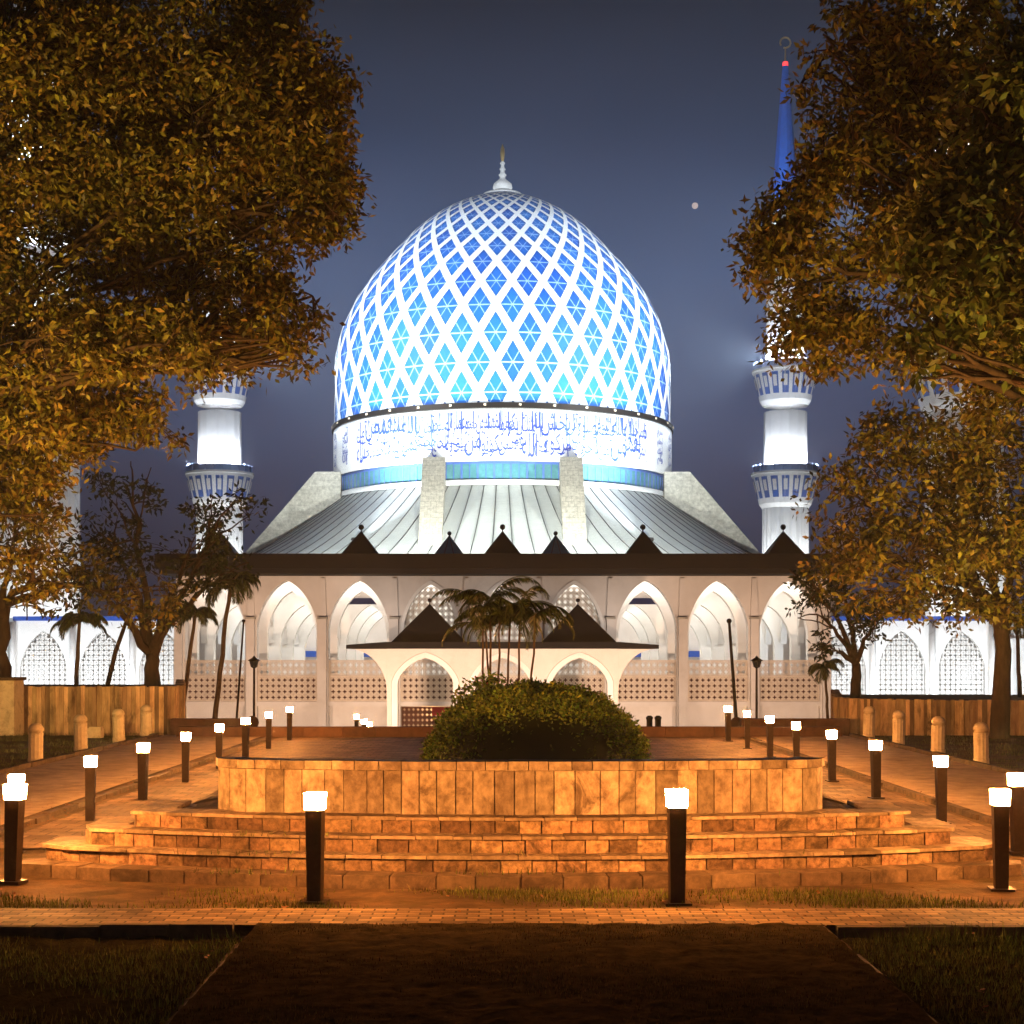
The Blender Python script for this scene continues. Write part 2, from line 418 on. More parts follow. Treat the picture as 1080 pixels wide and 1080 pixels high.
spec = [(15.70, 5.6, 15.8, .25, .5, -2.75, -2.306, SLAB4), (16.04, 5.35, 15.4, .25, .9, -2.6, -2.171, BLOCK),
        (16.27, 4.93, 15.3, .25, 1.2, -2.45, -1.988, BLOCK), (16.52, 4.42, 15.2, .25, 1.4, -2.3, -1.812, BLOCK)]
for k, (fr, hf, R, cn, dp, zb, zt, mt) in enumerate(spec):
    pl = arc(fr, hf, R, cn, dp)
    mb = MB(); blocks_along(mb, pl, .30 if k else .42, zb + .1, zt, .42, .014, .012, .006)
    o = mb.build('step', mt, steps, loc=(SX, 16, -2.44)); o.location = (0, 0, 0)
    if k:
        mb = MB(); blocks_along(mb, [(SX + (x - SX) * 1.006, y - .035) for x, y in pl], .40, zt + .001, zt + .036, .46, .008, .012, .005)
        q_ = mb.build('tread', TREAD, o, loc=(SX, 16, -2.44)); q_.location = (0, 0, 0)
    inner = [(SX + (x - SX) * .985, y + .04) for x, y in pl]
    mb = MB(); mb.prism_xy(inner, zb + .1, zt - .02)
    c = mb.build('step_bed', MORTAR, o, loc=(SX, 16, -2.44)); c.location = (0, 0, 0)
wall = empty('planter_wall', (SX, 16.8, -1.78)); tag(wall, 'low curved wall of tall pale stone tiles above the steps', 'wall')
pl = arc(16.8, 3.50, 14.7, .5, .5)
mb = MB(); blocks_along(mb, pl, .235, -1.8, -1.295, .06, .012, .006, .0)
o = mb.build('wall_tiles', TILE, wall, loc=(SX, 16.8, -1.78)); o.location = (0, 0, 0)
mb = MB(); blocks_along(mb, [(SX + (x - SX) * 1.008, y - .02) for x, y in pl], .27, -1.285, -1.19, .34, .01, .006, .003)
o = mb.build('coping', TILE, wall, loc=(SX, 16.8, -1.78)); o.location = (0, 0, 0)
mb = MB(); inner = [(SX + (x - SX) * .99, y + .03) for x, y in pl]; back = [(SX + (x - SX) * .9, y + .3) for x, y in pl]
for i in range(len(pl) - 1):
    mb.prism_xy([inner[i], inner[i + 1], back[i + 1], back[i]], -1.8, -1.288)
o = mb.build('wall_core', MORTAR, wall, loc=(SX, 16.8, -1.78)); o.location = (0, 0, 0)

# ---- far low wall
mb = MB(); blocks_along(mb, [(-9.6, 44.6), (10.0, 44.6)], 1.2, -2.6, -2.14, .4, .01, .01, .004)
tag(mb.build('low_wall', LOWW), 'long low dark stone kerb wall crossing behind the hedge', 'low wall')
mb = MB(); blocks_along(mb, [(-10.3, 47.0), (-7.4, 47.0)], 1.2, -2.9, -2.0, .4, .01, .01, .004)
tag(mb.build('low_wall', LOWW), 'short dark low wall at the far end of the left path', 'low wall')
mb = MB(); blocks_along(mb, [(7.4, 47.0), (10.8, 47.0)], 1.2, -2.9, -2.0, .4, .01, .01, .004)
tag(mb.build('low_wall', LOWW), 'short dark low wall at the far end of the right path', 'low wall')

# ---- rough stone planters at both sides
def cplanter(path, zb, zt, label, bed):
    t = empty('raised_planter', (path[0][0], path[0][1], zb)); tag(t, label, 'planter')
    mb = MB(); blocks_along(mb, path, .13, zb, zt, .3, .006, .03, .02)
    o = mb.build('stone_wall', FENCE, t, loc=t.location); o.location = (0, 0, 0)
    mb = MB(); mb.prism_xy(bed, zb, zt - .2)
    o = mb.build('soil_bed', SOIL, t, loc=t.location); o.location = (0, 0, 0)
lp = [(-24, 47.0), (-11.3, 47.0)] + [(-11.3 + 1.2 * math.sin(a), 48.2 - 1.2 * math.cos(a)) for a in np.linspace(.2, PI / 2, 6)] + [(-12.6, 60)]
cplanter(lp, -3.6, -1.0, 'rough stone planter wall at left behind the bollards', [(x + (-.15), y + .2) for x, y in lp] + [(-24, 60)])
rp_ = [(13.0, 60), (10.75, 49.3), (10.7, 48.6), (11.0, 48.0), (11.6, 47.3), (13.3, 46.4), (16.5, 45.6), (26, 45.0)]
cplanter(list(reversed([(x, y) for x, y in rp_]))[::-1], -3.6, -1.4, 'rough stone planter wall at right behind the bollards', [(x + .15, y + .35) for x, y in rp_] + [(26, 60)])
pil = empty('stone_pillar', (-15.35, 45.8, -2.44)); tag(pil, 'square pale stone pillar at far left before the planter', 'pillar')
mb = MB(); mb.box((0, 0, .8), (1.5, .9, 1.7)); mb.build('shaft', BOLL, pil)
mb = MB(); mb.box((0, 0, 1.70), (1.64, 1.04, .09)); mb.build('cap', KERB, pil)
mb = MB(); mb.box((0, 0, .14), (.42, .35, .30)); mb.box((.03, .02, .31), (.34, .3, .05))
o = mb.build('stone_block', BOLL); o.location = (-11.9, 44.3, -2.45); tag(o, 'small pale stone block on grass between the left bollards', 'stone block')

# ------------------------------------------------------------------ bollard lamps
LAMP = em('lamp_glow', (1.0, .39, .09), 930)
def make_lamp():
    t = empty('bollard_lamp')
    mb = MB(); mb.box((0, 0, .41), (.12, .12, .82), taper=1.2); mb.build('post', POSTM, t)
    mb = MB(); mb.box((0, 0, .015), (.22, .22, .03)); mb.build('base_plate', POSTM, t)
    mb = MB(); mb.box((0, 0, .9), (.155, .155, .145), taper=1.08); mb.build('lamp_head', LAMP, t)
    mb = MB(); mb.box((0, 0, .825), (.15, .15, .012)); mb.build('collar', METAL, t)
    return t
L0 = make_lamp(); first = True
ordn = ['nearest', 'second nearest', 'third nearest', 'fourth nearest', 'fifth nearest', 'sixth nearest', 'seventh nearest', 'farthest']
def place_lamp(x, y, z, s, label, group, tilt=(0, 0)):
    global first
    t = L0 if first else copy_tree(L0); first = False
    t.location = (x, y, z); t.scale = (s, s, s); t.rotation_euler = (tilt[0], tilt[1], random.uniform(-.15, .15)); tag(t, label, 'lamp', group)
for i, d in enumerate((18.7, 22.07, 25.3, 28.7, 32.1, 35.4, 38.9, 42.7)):
    place_lamp(-6.0, d, -2.46, 1.0, f'lit bollard lamp, {ordn[i]} of the left row beside the path', 'bollard lamps along the left path', (0, .01))
for i, d in enumerate((18.5, 21.7, 25.5, 28.9, 32.4, 35.6, 38.9, 42.2)):
    place_lamp(6.28, d, -2.43, 1.0, f'lit bollard lamp, {ordn[i]} of the right row beside the path', 'bollard lamps along the right path', (0, -.012))
place_lamp(-5.2, 16.1, -2.43, 1.08, 'lit bollard lamp at the left end of the bottom step', 'bollard lamps before the steps', (0, .03))
place_lamp(-1.84, 14.9, -2.45, 1.12, 'lit bollard lamp left of centre before the steps', 'bollard lamps before the steps')
place_lamp(1.70, 14.8, -2.45, 1.16, 'lit bollard lamp right of centre before the steps', 'bollard lamps before the steps')
place_lamp(5.16, 15.7, -2.45, 1.08, 'lit bollard lamp at the right end of the bottom step', 'bollard lamps before the steps', (0, -.01))
for i, (px, py, d) in enumerate(((376, 757, 58), (384, 762, 62), (390, 765, 66))):
    x, y, z = P(px, py, d)
    place_lamp(x, y, z - 1.0, 1.15, f'far lit lamp beyond the low wall, {["left", "middle", "right"][i]} one of the three', 'far lamps beyond the low wall')

# ---- stone bollards
t0 = None
def make_boll():
    t = empty('stone_bollard')
    mb = MB(); mb.revolve((0, 0, 0), [(.175, 0), (.175, .12), (.165, .14), (.165, .70), (.175, .71)], 24, flute=.06, cap=True); mb.build('shaft', BOLL, t)
    mb = MB(); mb.revolve((0, 0, 0), [(.15, .712), (.15, .75), (.17, .76), (.165, .82), (.13, .885), (.07, .925), (.005, .935)], 20, cap=True); mb.build('cap', BOLL, t, True)
    return t
b0 = make_boll(); k = 0
for sx, lst in ((-10.62, (34.5, 38.2, 42.0, 45.2)), (10.62, (33.65, 37.0, 40.7, 44.0))):
    for i, d in enumerate(lst):
        t = b0 if k == 0 else copy_tree(b0); k += 1
        t.location = (sx, d, -2.5 if sx < 0 and i == 0 else -2.44); t.rotation_euler = (random.uniform(-.02, .02), random.uniform(-.02, .02), random.random())
        tag(t, f'{["nearest", "second nearest", "third nearest", "farthest"][i]} round stone bollard on the {"left" if sx < 0 else "right"}', 'bollard', 'stone bollards beside the paths')
for px, d, nm in ((685, 60, 'left'), (694, 60, 'right')):
    x, y, z = P(px, 759, d); mb = MB(); mb.revolve((0, 0, 0), [(.12, -.9), (.12, 0), (.14, .02), (.14, .1), (.06, .16)], 12, cap=True)
    o = mb.build('short_post', METAL); o.location = (x, y, z); tag(o, f'short dark post beyond the low wall, {nm} one of two', 'post', 'short dark posts')
for px, py, d, nm in ((777, 763, 50, 'right path'), (266, 762, 50, 'left path')):
    x, y, z = P(px, py, d); mb = MB(); mb.ball((0, 0, 0), .22, 14); mb.revolve((0, 0, 0), [(.1, -.55), (.13, -.3), (.08, -.18)], 12, cap=True)
    o = mb.build('stone_ball', LOWW, smooth=True); o.location = (x, y, z); tag(o, f'round dark stone ball on a stub near the far end of the {nm}', 'stone ball')

# ---- lantern posts and poles
def lantern(px, label):
    x, y, z = P(px, 700, 56); zb = -3.6
    t = empty('lantern_post', (x, y, zb)); tag(t, label, 'lamp post')
    h = z - zb
    mb = MB(); mb.tube([(0, 0, -.3), (0, 0, .3), (0, 0, h - .15)], [.07, .055, .04], 8); mb.build('pole', METAL, t)
    mb = MB(); mb.revolve((0, 0, h), [(.05, -.16), (.13, -.12), (.19, .10)], 6, cap=True); mb.build('lantern_glass', DGLASS, t)
    mb = MB(); mb.revolve((0, 0, h), [(.26, .10), (.22, .14), (.08, .22), (.01, .30)], 6, cap=True); mb.build('lantern_cap', METAL, t)
lantern(268, 'tall dark unlit lantern post at left before the facade')
lantern(798, 'tall dark unlit lantern post at right before the facade')
def pole(p0, p1, d, label, r=.035):
    a, b = P(*p0, d), P(*p1, d)
    a = (a[0], a[1], a[2] - .8)
    mb = MB(); mb.tube([(0, 0, 0), tuple(Vector(b) - Vector(a))], [r, r * .7], 6)
    mb.ball(tuple(Vector(b) - Vector(a)), r * 1.3, 8)
    o = mb.build('flagpole', METAL); o.location = a; tag(o, label, 'pole')
pole((778, 757), (769, 655), 54, 'thin dark bare pole leaning left before the facade', .075)
pole((248, 757), (257, 655), 54, 'thin pole leaning right between the left palms', .05)

# ------------------------------------------------------------------ mosque
M = empty('mosque', (0, 231, -6.3)); tag(M, 'white mosque with great blue latticed dome behind the garden', 'mosque')
MO = (0, 231, -6.3)
def mp_(mb, name, mat, parent=None, smooth=False):
    o = mb.build(name, mat, parent or M, smooth, loc=MO)
    o.location = (0, 0, 0)
    return o
DC = (0, 231, 0)
# dome
prof = [(25.35, 34.0), (25.35, 38.5), (25.3, 42.8), (25.0, 45.6), (24.3, 48.4), (23.3, 50.8), (21.9, 53.5), (20.15, 56.05), (18.07, 58.6), (15.8, 61.1), (13.4, 63.6), (10.4, 66.0), (7.3, 67.8), (4.75, 68.9), (2.6, 69.7)]
def spline(pr, n):
    pr = np.array(pr); d = np.r_[0, np.cumsum(np.hypot(*np.diff(pr, axis=0).T))]
    # Catmull-Rom through the points
    out = []
    for t in np.linspace(0, d[-1], n):
        i = min(max(np.searchsorted(d, t) - 1, 0), len(pr) - 2)
        u = (t - d[i]) / (d[i + 1] - d[i])
        p0, p1, p2, p3 = pr[max(i - 1, 0)], pr[i], pr[i + 1], pr[min(i + 2, len(pr) - 1)]
        m1 = (p2 - p0) / 2; m2 = (p3 - p1) / 2
        out.append((2 * u**3 - 3 * u**2 + 1) * p1 + (u**3 - 2 * u**2 + u) * m1 + (-2 * u**3 + 3 * u**2) * p2 + (u**3 - u**2) * m2)
    return np.array(out)
DP = spline(prof, 90)
ds = np.r_[0, np.cumsum(np.hypot(*np.diff(DP, axis=0).T))]
NB = 34
PER = .322
UO = .2; VO = .31
vv = VO + np.r_[0, np.cumsum(np.diff(ds) / (PER * (DP[1:, 0] + DP[:-1, 0]) / 2))]   # lattice coordinate up the dome
# shell with panel lines in the material (uv = lattice coordinates)
nseg = 136
V = []; UV = []
for (r, z), v in zip(DP, vv):
    for k in range(nseg + 1):
        a = 2 * PI * k / nseg
        V.append((r * math.sin(a), -r * math.cos(a), z + 6.3)); UV.append((k / nseg * NB + UO, v))
Fs = [(i * (nseg + 1) + k, i * (nseg + 1) + k + 1, (i + 1) * (nseg + 1) + k + 1, (i + 1) * (nseg + 1) + k) for i in range(len(DP) - 1) for k in range(nseg)]
dm = bpy.data.materials.new('blue_dome_panels'); dm.use_nodes = True
nt = dm.node_tree; N = nt.nodes; L = nt.links; b = N['Principled BSDF']; b.inputs['Roughness'].default_value = .6; b.inputs['Specular IOR Level'].default_value = .2
uvn = N.new('ShaderNodeUVMap'); sp = N.new('ShaderNodeSeparateXYZ'); L.new(uvn.outputs[0], sp.inputs[0])
def mth(op, a, b_=None, c_=None):
    n = N.new('ShaderNodeMath'); n.operation = op
    for i, q in enumerate((a, b_, c_)):
        if q is None: continue
        if isinstance(q, (int, float)): n.inputs[i].default_value = q
        else: L.new(q, n.inputs[i])
    return n.outputs[0]
U_, V_ = sp.outputs['X'], sp.outputs['Y']
A_ = mth('ADD', U_, V_); B_ = mth('SUBTRACT', U_, V_)
def near(x, off, w): # 1 near integer+off
    f = mth('ABSOLUTE', mth('SUBTRACT', mth('FRACT', mth('ADD', x, .5 - off)), .5))
    return mth('LESS_THAN', f, w)
lines = mth('MAXIMUM', near(A_, .5, .013), near(B_, .5, .013))
# the horizontal tie through every panel's middle
lines = mth('MAXIMUM', lines, near(mth('MULTIPLY', V_, 2), 0.0, .024))
no = N.new('ShaderNodeTexVoronoi'); no.inputs['Scale'].default_value = 1.0
cb = N.new('ShaderNodeCombineXYZ'); L.new(mth('FLOOR', A_), cb.inputs[0]); L.new(mth('FLOOR', B_), cb.inputs[1])
wn = N.new('ShaderNodeTexWhiteNoise'); L.new(cb.outputs[0], wn.inputs['Vector'])
mx = N.new('ShaderNodeMix'); mx.data_type = 'RGBA'; mx.inputs['A'].default_value = (.012, .10, .46, 1); mx.inputs['B'].default_value = (.018, .16, .55, 1)
L.new(wn.outputs['Value'], mx.inputs['Factor'])
mx2 = N.new('ShaderNodeMix'); mx2.data_type = 'RGBA'; mx2.inputs['B'].default_value = (.42, .62, .85, 1)
L.new(mx.outputs['Result'], mx2.inputs['A']); L.new(mth('MULTIPLY', lines, .75), mx2.inputs['Factor']); L.new(mx2.outputs['Result'], b.inputs['Base Color'])
dome = np_mesh('dome', V, Fs, dm, M)
uvl = dome.data.uv_layers.new(name='UVMap')
idx = np.zeros(len(dome.data.loops), np.int32); dome.data.loops.foreach_get('vertex_index', idx)
uvl.data.foreach_set('uv', np.array(UV, np.float32)[idx].ravel())
dome.data.polygons.foreach_set('use_smooth', [True] * len(dome.data.polygons))
# raised white lattice ribbons
V = []; Fs = []
for fam in (1, -1):
    for k in range(NB):
        base = len(V)
        for (r, z), v, s_ in zip(DP, vv, ds):
            a = 2 * PI * (k - UO + fam * v) / NB
            wd = 2 * PI / NB * (.136 + .010 * (s_ / ds[-1]))
            for sg in (-1, 1):
                aa = a + sg * wd
                V.append(((r + .10) * math.sin(aa), -(r + .10) * math.cos(aa), z + 6.3 + .05))
        for i in range(len(DP) - 1):
            q = base + 2 * i
            Fs.append((q, q + 1, q + 3, q + 2))
np_mesh('lattice', V, Fs, RIBW, dome)
mb = MB(); mb.revolve(DC, [(25.72, 33.35), (25.85, 33.4), (25.85, 34.1), (25.3, 34.2)], 136); mp_(mb, 'dark_ring', METAL, dome)
mb = MB()
for k in range(34):
    a = 2 * PI * (k + .5) / 34
    mb.box((25.88 * math.sin(a), 231 - 25.88 * math.cos(a), 33.8), (.34, .2, .26), rz=a)
mp_(mb, 'ring_light_box', BOLL, dome)
mb = MB(); mb.revolve(DC, [(2.9, 69.5), (3.2, 69.7), (3.0, 69.9), (1.6, 70.4), (1.2, 70.7)], 32, cap=True)
mp_(mb, 'cap', WHITE, dome)
mb = MB(); mb.revolve(DC, [(1.2, 70.4), (1.5, 71.0), (1.35, 71.6), (.75, 72.1), (.42, 72.4), (.4, 72.7), (.62, 72.95), (.38, 73.2), (.3, 73.6), (.5, 73.85), (.28, 74.1), (.24, 74.5), (.42, 74.75), (.2, 75.0)], 20)
fn = mp_(mb, 'finial', WHITE, dome, True)
mb = MB(); mb.revolve(DC, [(.2, 75.0), (.26, 75.4), (.36, 76.2), (.3, 76.9), (.02, 77.7)], 16); mp_(mb, 'finial_tip', CROWNM, dome, True)
# drum
mb = MB(); mb.revolve(DC, [(25.0, 23.2), (25.0, 23.7), (25.0, 26.3)], 136); mp_(mb, 'window_wall', GLASS)
mb = MB(); mb.revolve(DC, [(25.5, 26.2), (25.6, 26.3), (25.6, 33.45), (25.4, 33.5)], 136); mb.revolve(DC, [(25.5, 23.0), (25.55, 23.7), (24.9, 23.75)], 136)
drum = mp_(mb, 'drum', DRUMW, None, True)
mb = MB()
for k in range(140):
    a = 2 * PI * k / 140
    c, s_ = math.cos(a), math.sin(a)
    mb.box((25.05 * s_, 231 - 25.05 * c, 24.95), (.26 if k % 2 else .10, .12, 2.55), rz=a)
mp_(mb, 'window_mullion', PALEB)
mb = MB()
for k in range(140):
    a = 2 * PI * (k + .5) / 140
    mb.box((25.06 * math.sin(a), 231 - 25.06 * math.cos(a), 26.05), (1.1, .15, .32), rz=a)
mp_(mb, 'window_head', PALEB)

# calligraphy band
FORMS = {'ا': (0xFE8D, 2), 'أ': (0xFE83, 2), 'إ': (0xFE87, 2), 'آ': (0xFE81, 2), 'ؤ': (0xFE85, 2), 'ئ': (0xFE89, 4), 'ب': (0xFE8F, 4), 'ة': (0xFE93, 2), 'ت': (0xFE95, 4), 'ث': (0xFE99, 4), 'ج': (0xFE9D, 4), 'ح': (0xFEA1, 4), 'خ': (0xFEA5, 4), 'د': (0xFEA9, 2), 'ذ': (0xFEAB, 2), 'ر': (0xFEAD, 2), 'ز': (0xFEAF, 2), 'س': (0xFEB1, 4), 'ش': (0xFEB5, 4), 'ص': (0xFEB9, 4), 'ض': (0xFEBD, 4), 'ط': (0xFEC1, 4), 'ظ': (0xFEC5, 4), 'ع': (0xFEC9, 4), 'غ': (0xFECD, 4), 'ف': (0xFED1, 4), 'ق': (0xFED5, 4), 'ك': (0xFED9, 4), 'ل': (0xFEDD, 4), 'م': (0xFEE1, 4), 'ن': (0xFEE5, 4), 'ه': (0xFEE9, 4), 'و': (0xFEED, 2), 'ى': (0xFEEF, 2), 'ي': (0xFEF1, 4), 'ء': (0xFE80, 1)}
def shape(wd):
    out = ''
    for i, ch in enumerate(wd):
        if ch not in FORMS: continue
        b_, n = FORMS[ch]
        prev = i > 0 and FORMS.get(wd[i - 1], (0, 1))[1] == 4 and n > 1
        nxt = n == 4 and i + 1 < len(wd) and FORMS.get(wd[i + 1], (0, 1))[1] > 1
        k = (3 if nxt else 1) if prev else (2 if nxt else 0)
        out = chr(b_ + k) + out            # right to left
    return out
VERSE = 'إنما يعمر مساجد الله من آمن بالله واليوم الآخر وأقام الصلوة وآتى الزكوة ولم يخش إلا الله فعسى أولئك أن يكونوا من المهتدين أجعلتم سقاية الحاج وعمارة المسجد الحرام كمن آمن بالله واليوم الآخر'.split()
def word_mesh(wd):
    c = bpy.data.curves.new('w', 'FONT'); c.body = shape(wd); c.size = 1; c.resolution_u = 3; c.offset = .005
    o = bpy.data.objects.new('w', c); C.objects.link(o); bpy.context.view_layer.update()
    me = bpy.data.meshes.new_from_object(o)
    vs = np.array([v.co[:] for v in me.vertices]); fs = [tuple(p.vertices) for p in me.polygons]
    bpy.data.objects.remove(o); bpy.data.curves.remove(c); bpy.data.meshes.remove(me)
    return vs, fs
mb = MB()
RL = 25.68
def put(vs, fs, s0, z0, wdt, hgt):
    lo = vs.min(0); hi = vs.max(0)
    q = (vs - lo) / np.maximum(hi - lo, 1e-6)
    pts = []
    for x, y, _ in q:
        a = (s0 + x * wdt) / RL
        pts.append((RL * math.sin(a), 231 - RL * math.cos(a), z0 + y * hgt))
    mb.add(pts, fs)
words = [word_mesh(w_) for w_ in VERSE]
ncl = 10; arcw = 47.4; cw = arcw / ncl; zlo, zhi = 26.9, 33.0
def asp(i):
    v = words[i % len(words)][0]; return (v[:, 0].max() - v[:, 0].min()) / max(v[:, 1].max() - v[:, 1].min(), .45)
i = 0
for k in range(ncl):
    right = arcw / 2 - k * cw
    for lev in range(2):
        row = [i, i + 1]; i += 2
        if asp(row[0]) + asp(row[1]) < 2.6: row.append(i)
        tot = sum(asp(r) for r in row)
        z0 = zlo + lev * 2.75 + random.uniform(-.1, .2); x = right
        for r in row:
            wd = cw * 1.16 * asp(r) / tot
            vs, fs = words[r % len(words)]
            put(vs, fs, x - wd, z0 + random.uniform(-.2, .2), wd, random.uniform(3.0, 3.4)); x -= wd * .90
    for q in range(3):      # tall verticals of the thuluth hand
        s0 = right - cw * (q + random.uniform(.2, .8)) / 3
        z0 = zlo + random.choice((1.2, 2.4, 3.4, 3.4)); z1 = zhi - random.uniform(0, .4)
        a0, a1 = s0 / RL, (s0 + .10) / RL; a2, a3 = (s0 - .12) / RL, (s0 + .05) / RL
        mb.add([(RL * math.sin(a), 231 - RL * math.cos(a), z) for a, z in ((a0, z0), (a1, z0), (a3, z1), (a2, z1))], [(0, 1, 2, 3)])
    for q in range(2):      # sweeping tails
        cx_ = right - random.uniform(.5, cw - .5); cz = zlo + random.uniform(.6, 4.6); rr = random.uniform(.7, 1.2); a_s = random.uniform(-2.9, -2.4)
        ps = []
        for j in range(11):
            t = j / 10; aa = a_s + 2.2 * t; th = .20 * math.sin(PI * min(1, t + .08)) + .03
            for e_ in (-1, 1): ps.append(((cx_ + (rr + e_ * th / 2) * math.cos(aa)) / RL, cz + (rr * .7 + e_ * th / 2) * math.sin(aa)))
        mb.add([(RL * math.sin(a), 231 - RL * math.cos(a), z) for a, z in ps], [(2 * j, 2 * j + 1, 2 * j + 3, 2 * j + 2) for j in range(10)])
    for q in range(14):     # dots and vowel marks
        s0 = right - random.uniform(0, cw); z0 = zlo + random.uniform(.2, 5.6); w_, h_ = random.choice(((.16, .16), (.16, .16), (.34, .08)))
        mb.add([(RL * math.sin((s0 + a) / RL), 231 - RL * math.cos((s0 + a) / RL), z0 + z) for a, z in ((0, -h_), (w_, 0), (0, h_), (-w_, 0))], [(0, 1, 2, 3)])
for cs in (-34.4, -29.0, 27.0, 32.2):
    for lev in range(4):
        vs, fs = words[(int(cs) * 3 + lev * 5) % len(words)]
        put(vs, fs, cs, 27.3 + lev * 1.3, 2.0, 1.5)
mp_(mb, 'calligraphy', INK, drum)

# skirt roof
sk = [(24.9, 23.3), (27.0, 21.65), (30.0, 19.5), (33.0, 17.45), (36.4, 15.3), (41.5, 12.6)]
mb = MB(); mb.revolve(DC, [tuple(p) for p in spline(sk, 24)], 144)
SKM = pm('white_metal_roof', (.56, .58, .55), (.48, .50, .48), .7, .5, .25, stretch=(1, 1, 9), bdist=.1)
mp_(mb, 'skirt_roof', SKM, None, False)
mb = MB()
for k in range(96):
    a = 2 * PI * (k + .5) / 96
    pts = [((r + .02) * math.sin(a), 231 - (r + .02) * math.cos(a), z + .05) for r, z in spline(sk, 10)]
    mb.tube(pts, [.05] * 10, 4, False)
mp_(mb, 'roof_seam', METAL)
# eight sloped piers, two on every side
def fin(mb, mbf, rot, off, w):
    poly = [(23.5, 20), (23.5, 26.5), (27.2, 26.5), (36.5, 15.75), (43, 8.3), (43, 5), (23.5, 5)]
    vs = []
    for s_ in (-w / 2, w / 2):
        for r, z in poly:
            x, y = off + s_, -r
            vs.append((x * math.cos(rot) - y * math.sin(rot), 231 + x * math.sin(rot) + y * math.cos(rot), z))
    n = len(poly)
    fs = [tuple(range(n)), tuple(range(2 * n - 1, n - 1, -1))] + [(j, i, i + n, j + n) for i in range(n) for j in [(i + 1) % n]]
    mb.add(vs, fs)
for q, rot in enumerate((0, PI / 2, PI, -PI / 2)):
    for off in (-9.25, 9.25):
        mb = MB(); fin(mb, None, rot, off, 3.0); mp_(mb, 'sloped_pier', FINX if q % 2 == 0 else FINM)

# arcades
def archz(s_, zs, za): 
    s_ = min(1, abs(s_))
    return zs + (za - zs) * (.70 * (1 - s_ ** 2.3) ** .6 + .30 * (1 - s_))
def arcade(mb, cxs, pitch, hw, zb, zs, za, zt, y0, y1, skip=()):
    n = 22
    for ci, cx in enumerate(cxs):
        pts = [(cx - hw, zb)] + [(cx + hw * (-math.cos(PI * i / n)), archz(-math.cos(PI * i / n), zs, za)) for i in range(n + 1)] + [(cx + hw, zb)]
        x0, x1 = cx - pitch / 2, cx + pitch / 2
        for y, fl in ((y0, 0), (y1, 1)):
            q = [(x0, y, zb), (cx - hw, y, zb), (cx - hw, y, zt), (x0, y, zt)]
            mb.add(q, [(0, 1, 2, 3) if not fl else (3, 2, 1, 0)])
            q = [(cx + hw, y, zb), (x1, y, zb), (x1, y, zt), (cx + hw, y, zt)]
            mb.add(q, [(0, 1, 2, 3) if not fl else (3, 2, 1, 0)])
            vs = []; fs = []
            for (x, z) in pts[1:-1]:
                vs += [(x, y, z), (x, y, zt)]
            for i in range(len(pts) - 3):
                f = (2 * i, 2 * i + 2, 2 * i + 3, 2 * i + 1)
                fs.append(f if not fl else f[::-1])
            mb.add(vs, fs)
        vs = []; fs = []
        for (x, z) in pts: vs += [(x, y0, z), (x, y1, z)]
        for i in range(len(pts) - 1): fs.append((2 * i, 2 * i + 1, 2 * i + 3, 2 * i + 2))
        mb.add(vs, fs)
    for x in (cxs[0] - pitch / 2, cxs[-1] + pitch / 2):
        mb.add([(x, y0, zb), (x, y1, zb), (x, y1, zt), (x, y0, zt)], [(0, 1, 2, 3)])
PT = 6.065
bays = [PT * k for k in range(-4, 5)]
mb = MB(); arcade(mb, bays, PT, 2.55, -6.3, 2.2, 6.25, 6.6, 128, 129.2); front = mp_(mb, 'front_arcade', WARMW)
mb = MB(); arcade(mb, bays, PT, 2.12, -4.05, 1.8, 5.45, 6.6, 131.0, 132.0); mp_(mb, 'inner_arcade', WHITE)
for yy, za_ in ((139, 4.5), (147.5, 4.2), (156, 3.9)):
    mb = MB(); arcade(mb, bays, PT, 2.2, -4.05, za_ - 3.5, za_, 6.6, yy, yy + .9); mp_(mb, 'inner_arcade', WHITE)
# cross arches between the inner rows
mb = MB()
for k in range(-5, 6):
    x = (k) * PT + PT / 2 - .0
    for ya, yb in ((132, 139), (139.9, 147.5), (148.4, 156)):
        h = (yb - ya) / 2; cy = (ya + yb) / 2
        if abs(x) > 28.5: continue
        for i in range(14):
            s0, s1 = -1 + 2 * i / 14, -1 + 2 * (i + 1) / 14
            z0, z1 = archz(s0, 1.0, 4.9), archz(s1, 1.0, 4.9)
            for xx, f in ((x - .3, (0, 1, 2, 3)), (x + .3, (3, 2, 1, 0))):
                mb.add([(xx, cy + s0 * h * .96, z0), (xx, cy + s1 * h * .96, z1), (xx, cy + s1 * h * .96, 6.6), (xx, cy + s0 * h * .96, 6.6)], [f])
            mb.add([(x - .3, cy + s0 * h * .96, z0), (x + .3, cy + s0 * h * .96, z0), (x + .3, cy + s1 * h * .96, z1), (x - .3, cy + s1 * h * .96, z1)], [(0, 1, 2, 3)])
mp_(mb, 'cross_arch', WHITE)
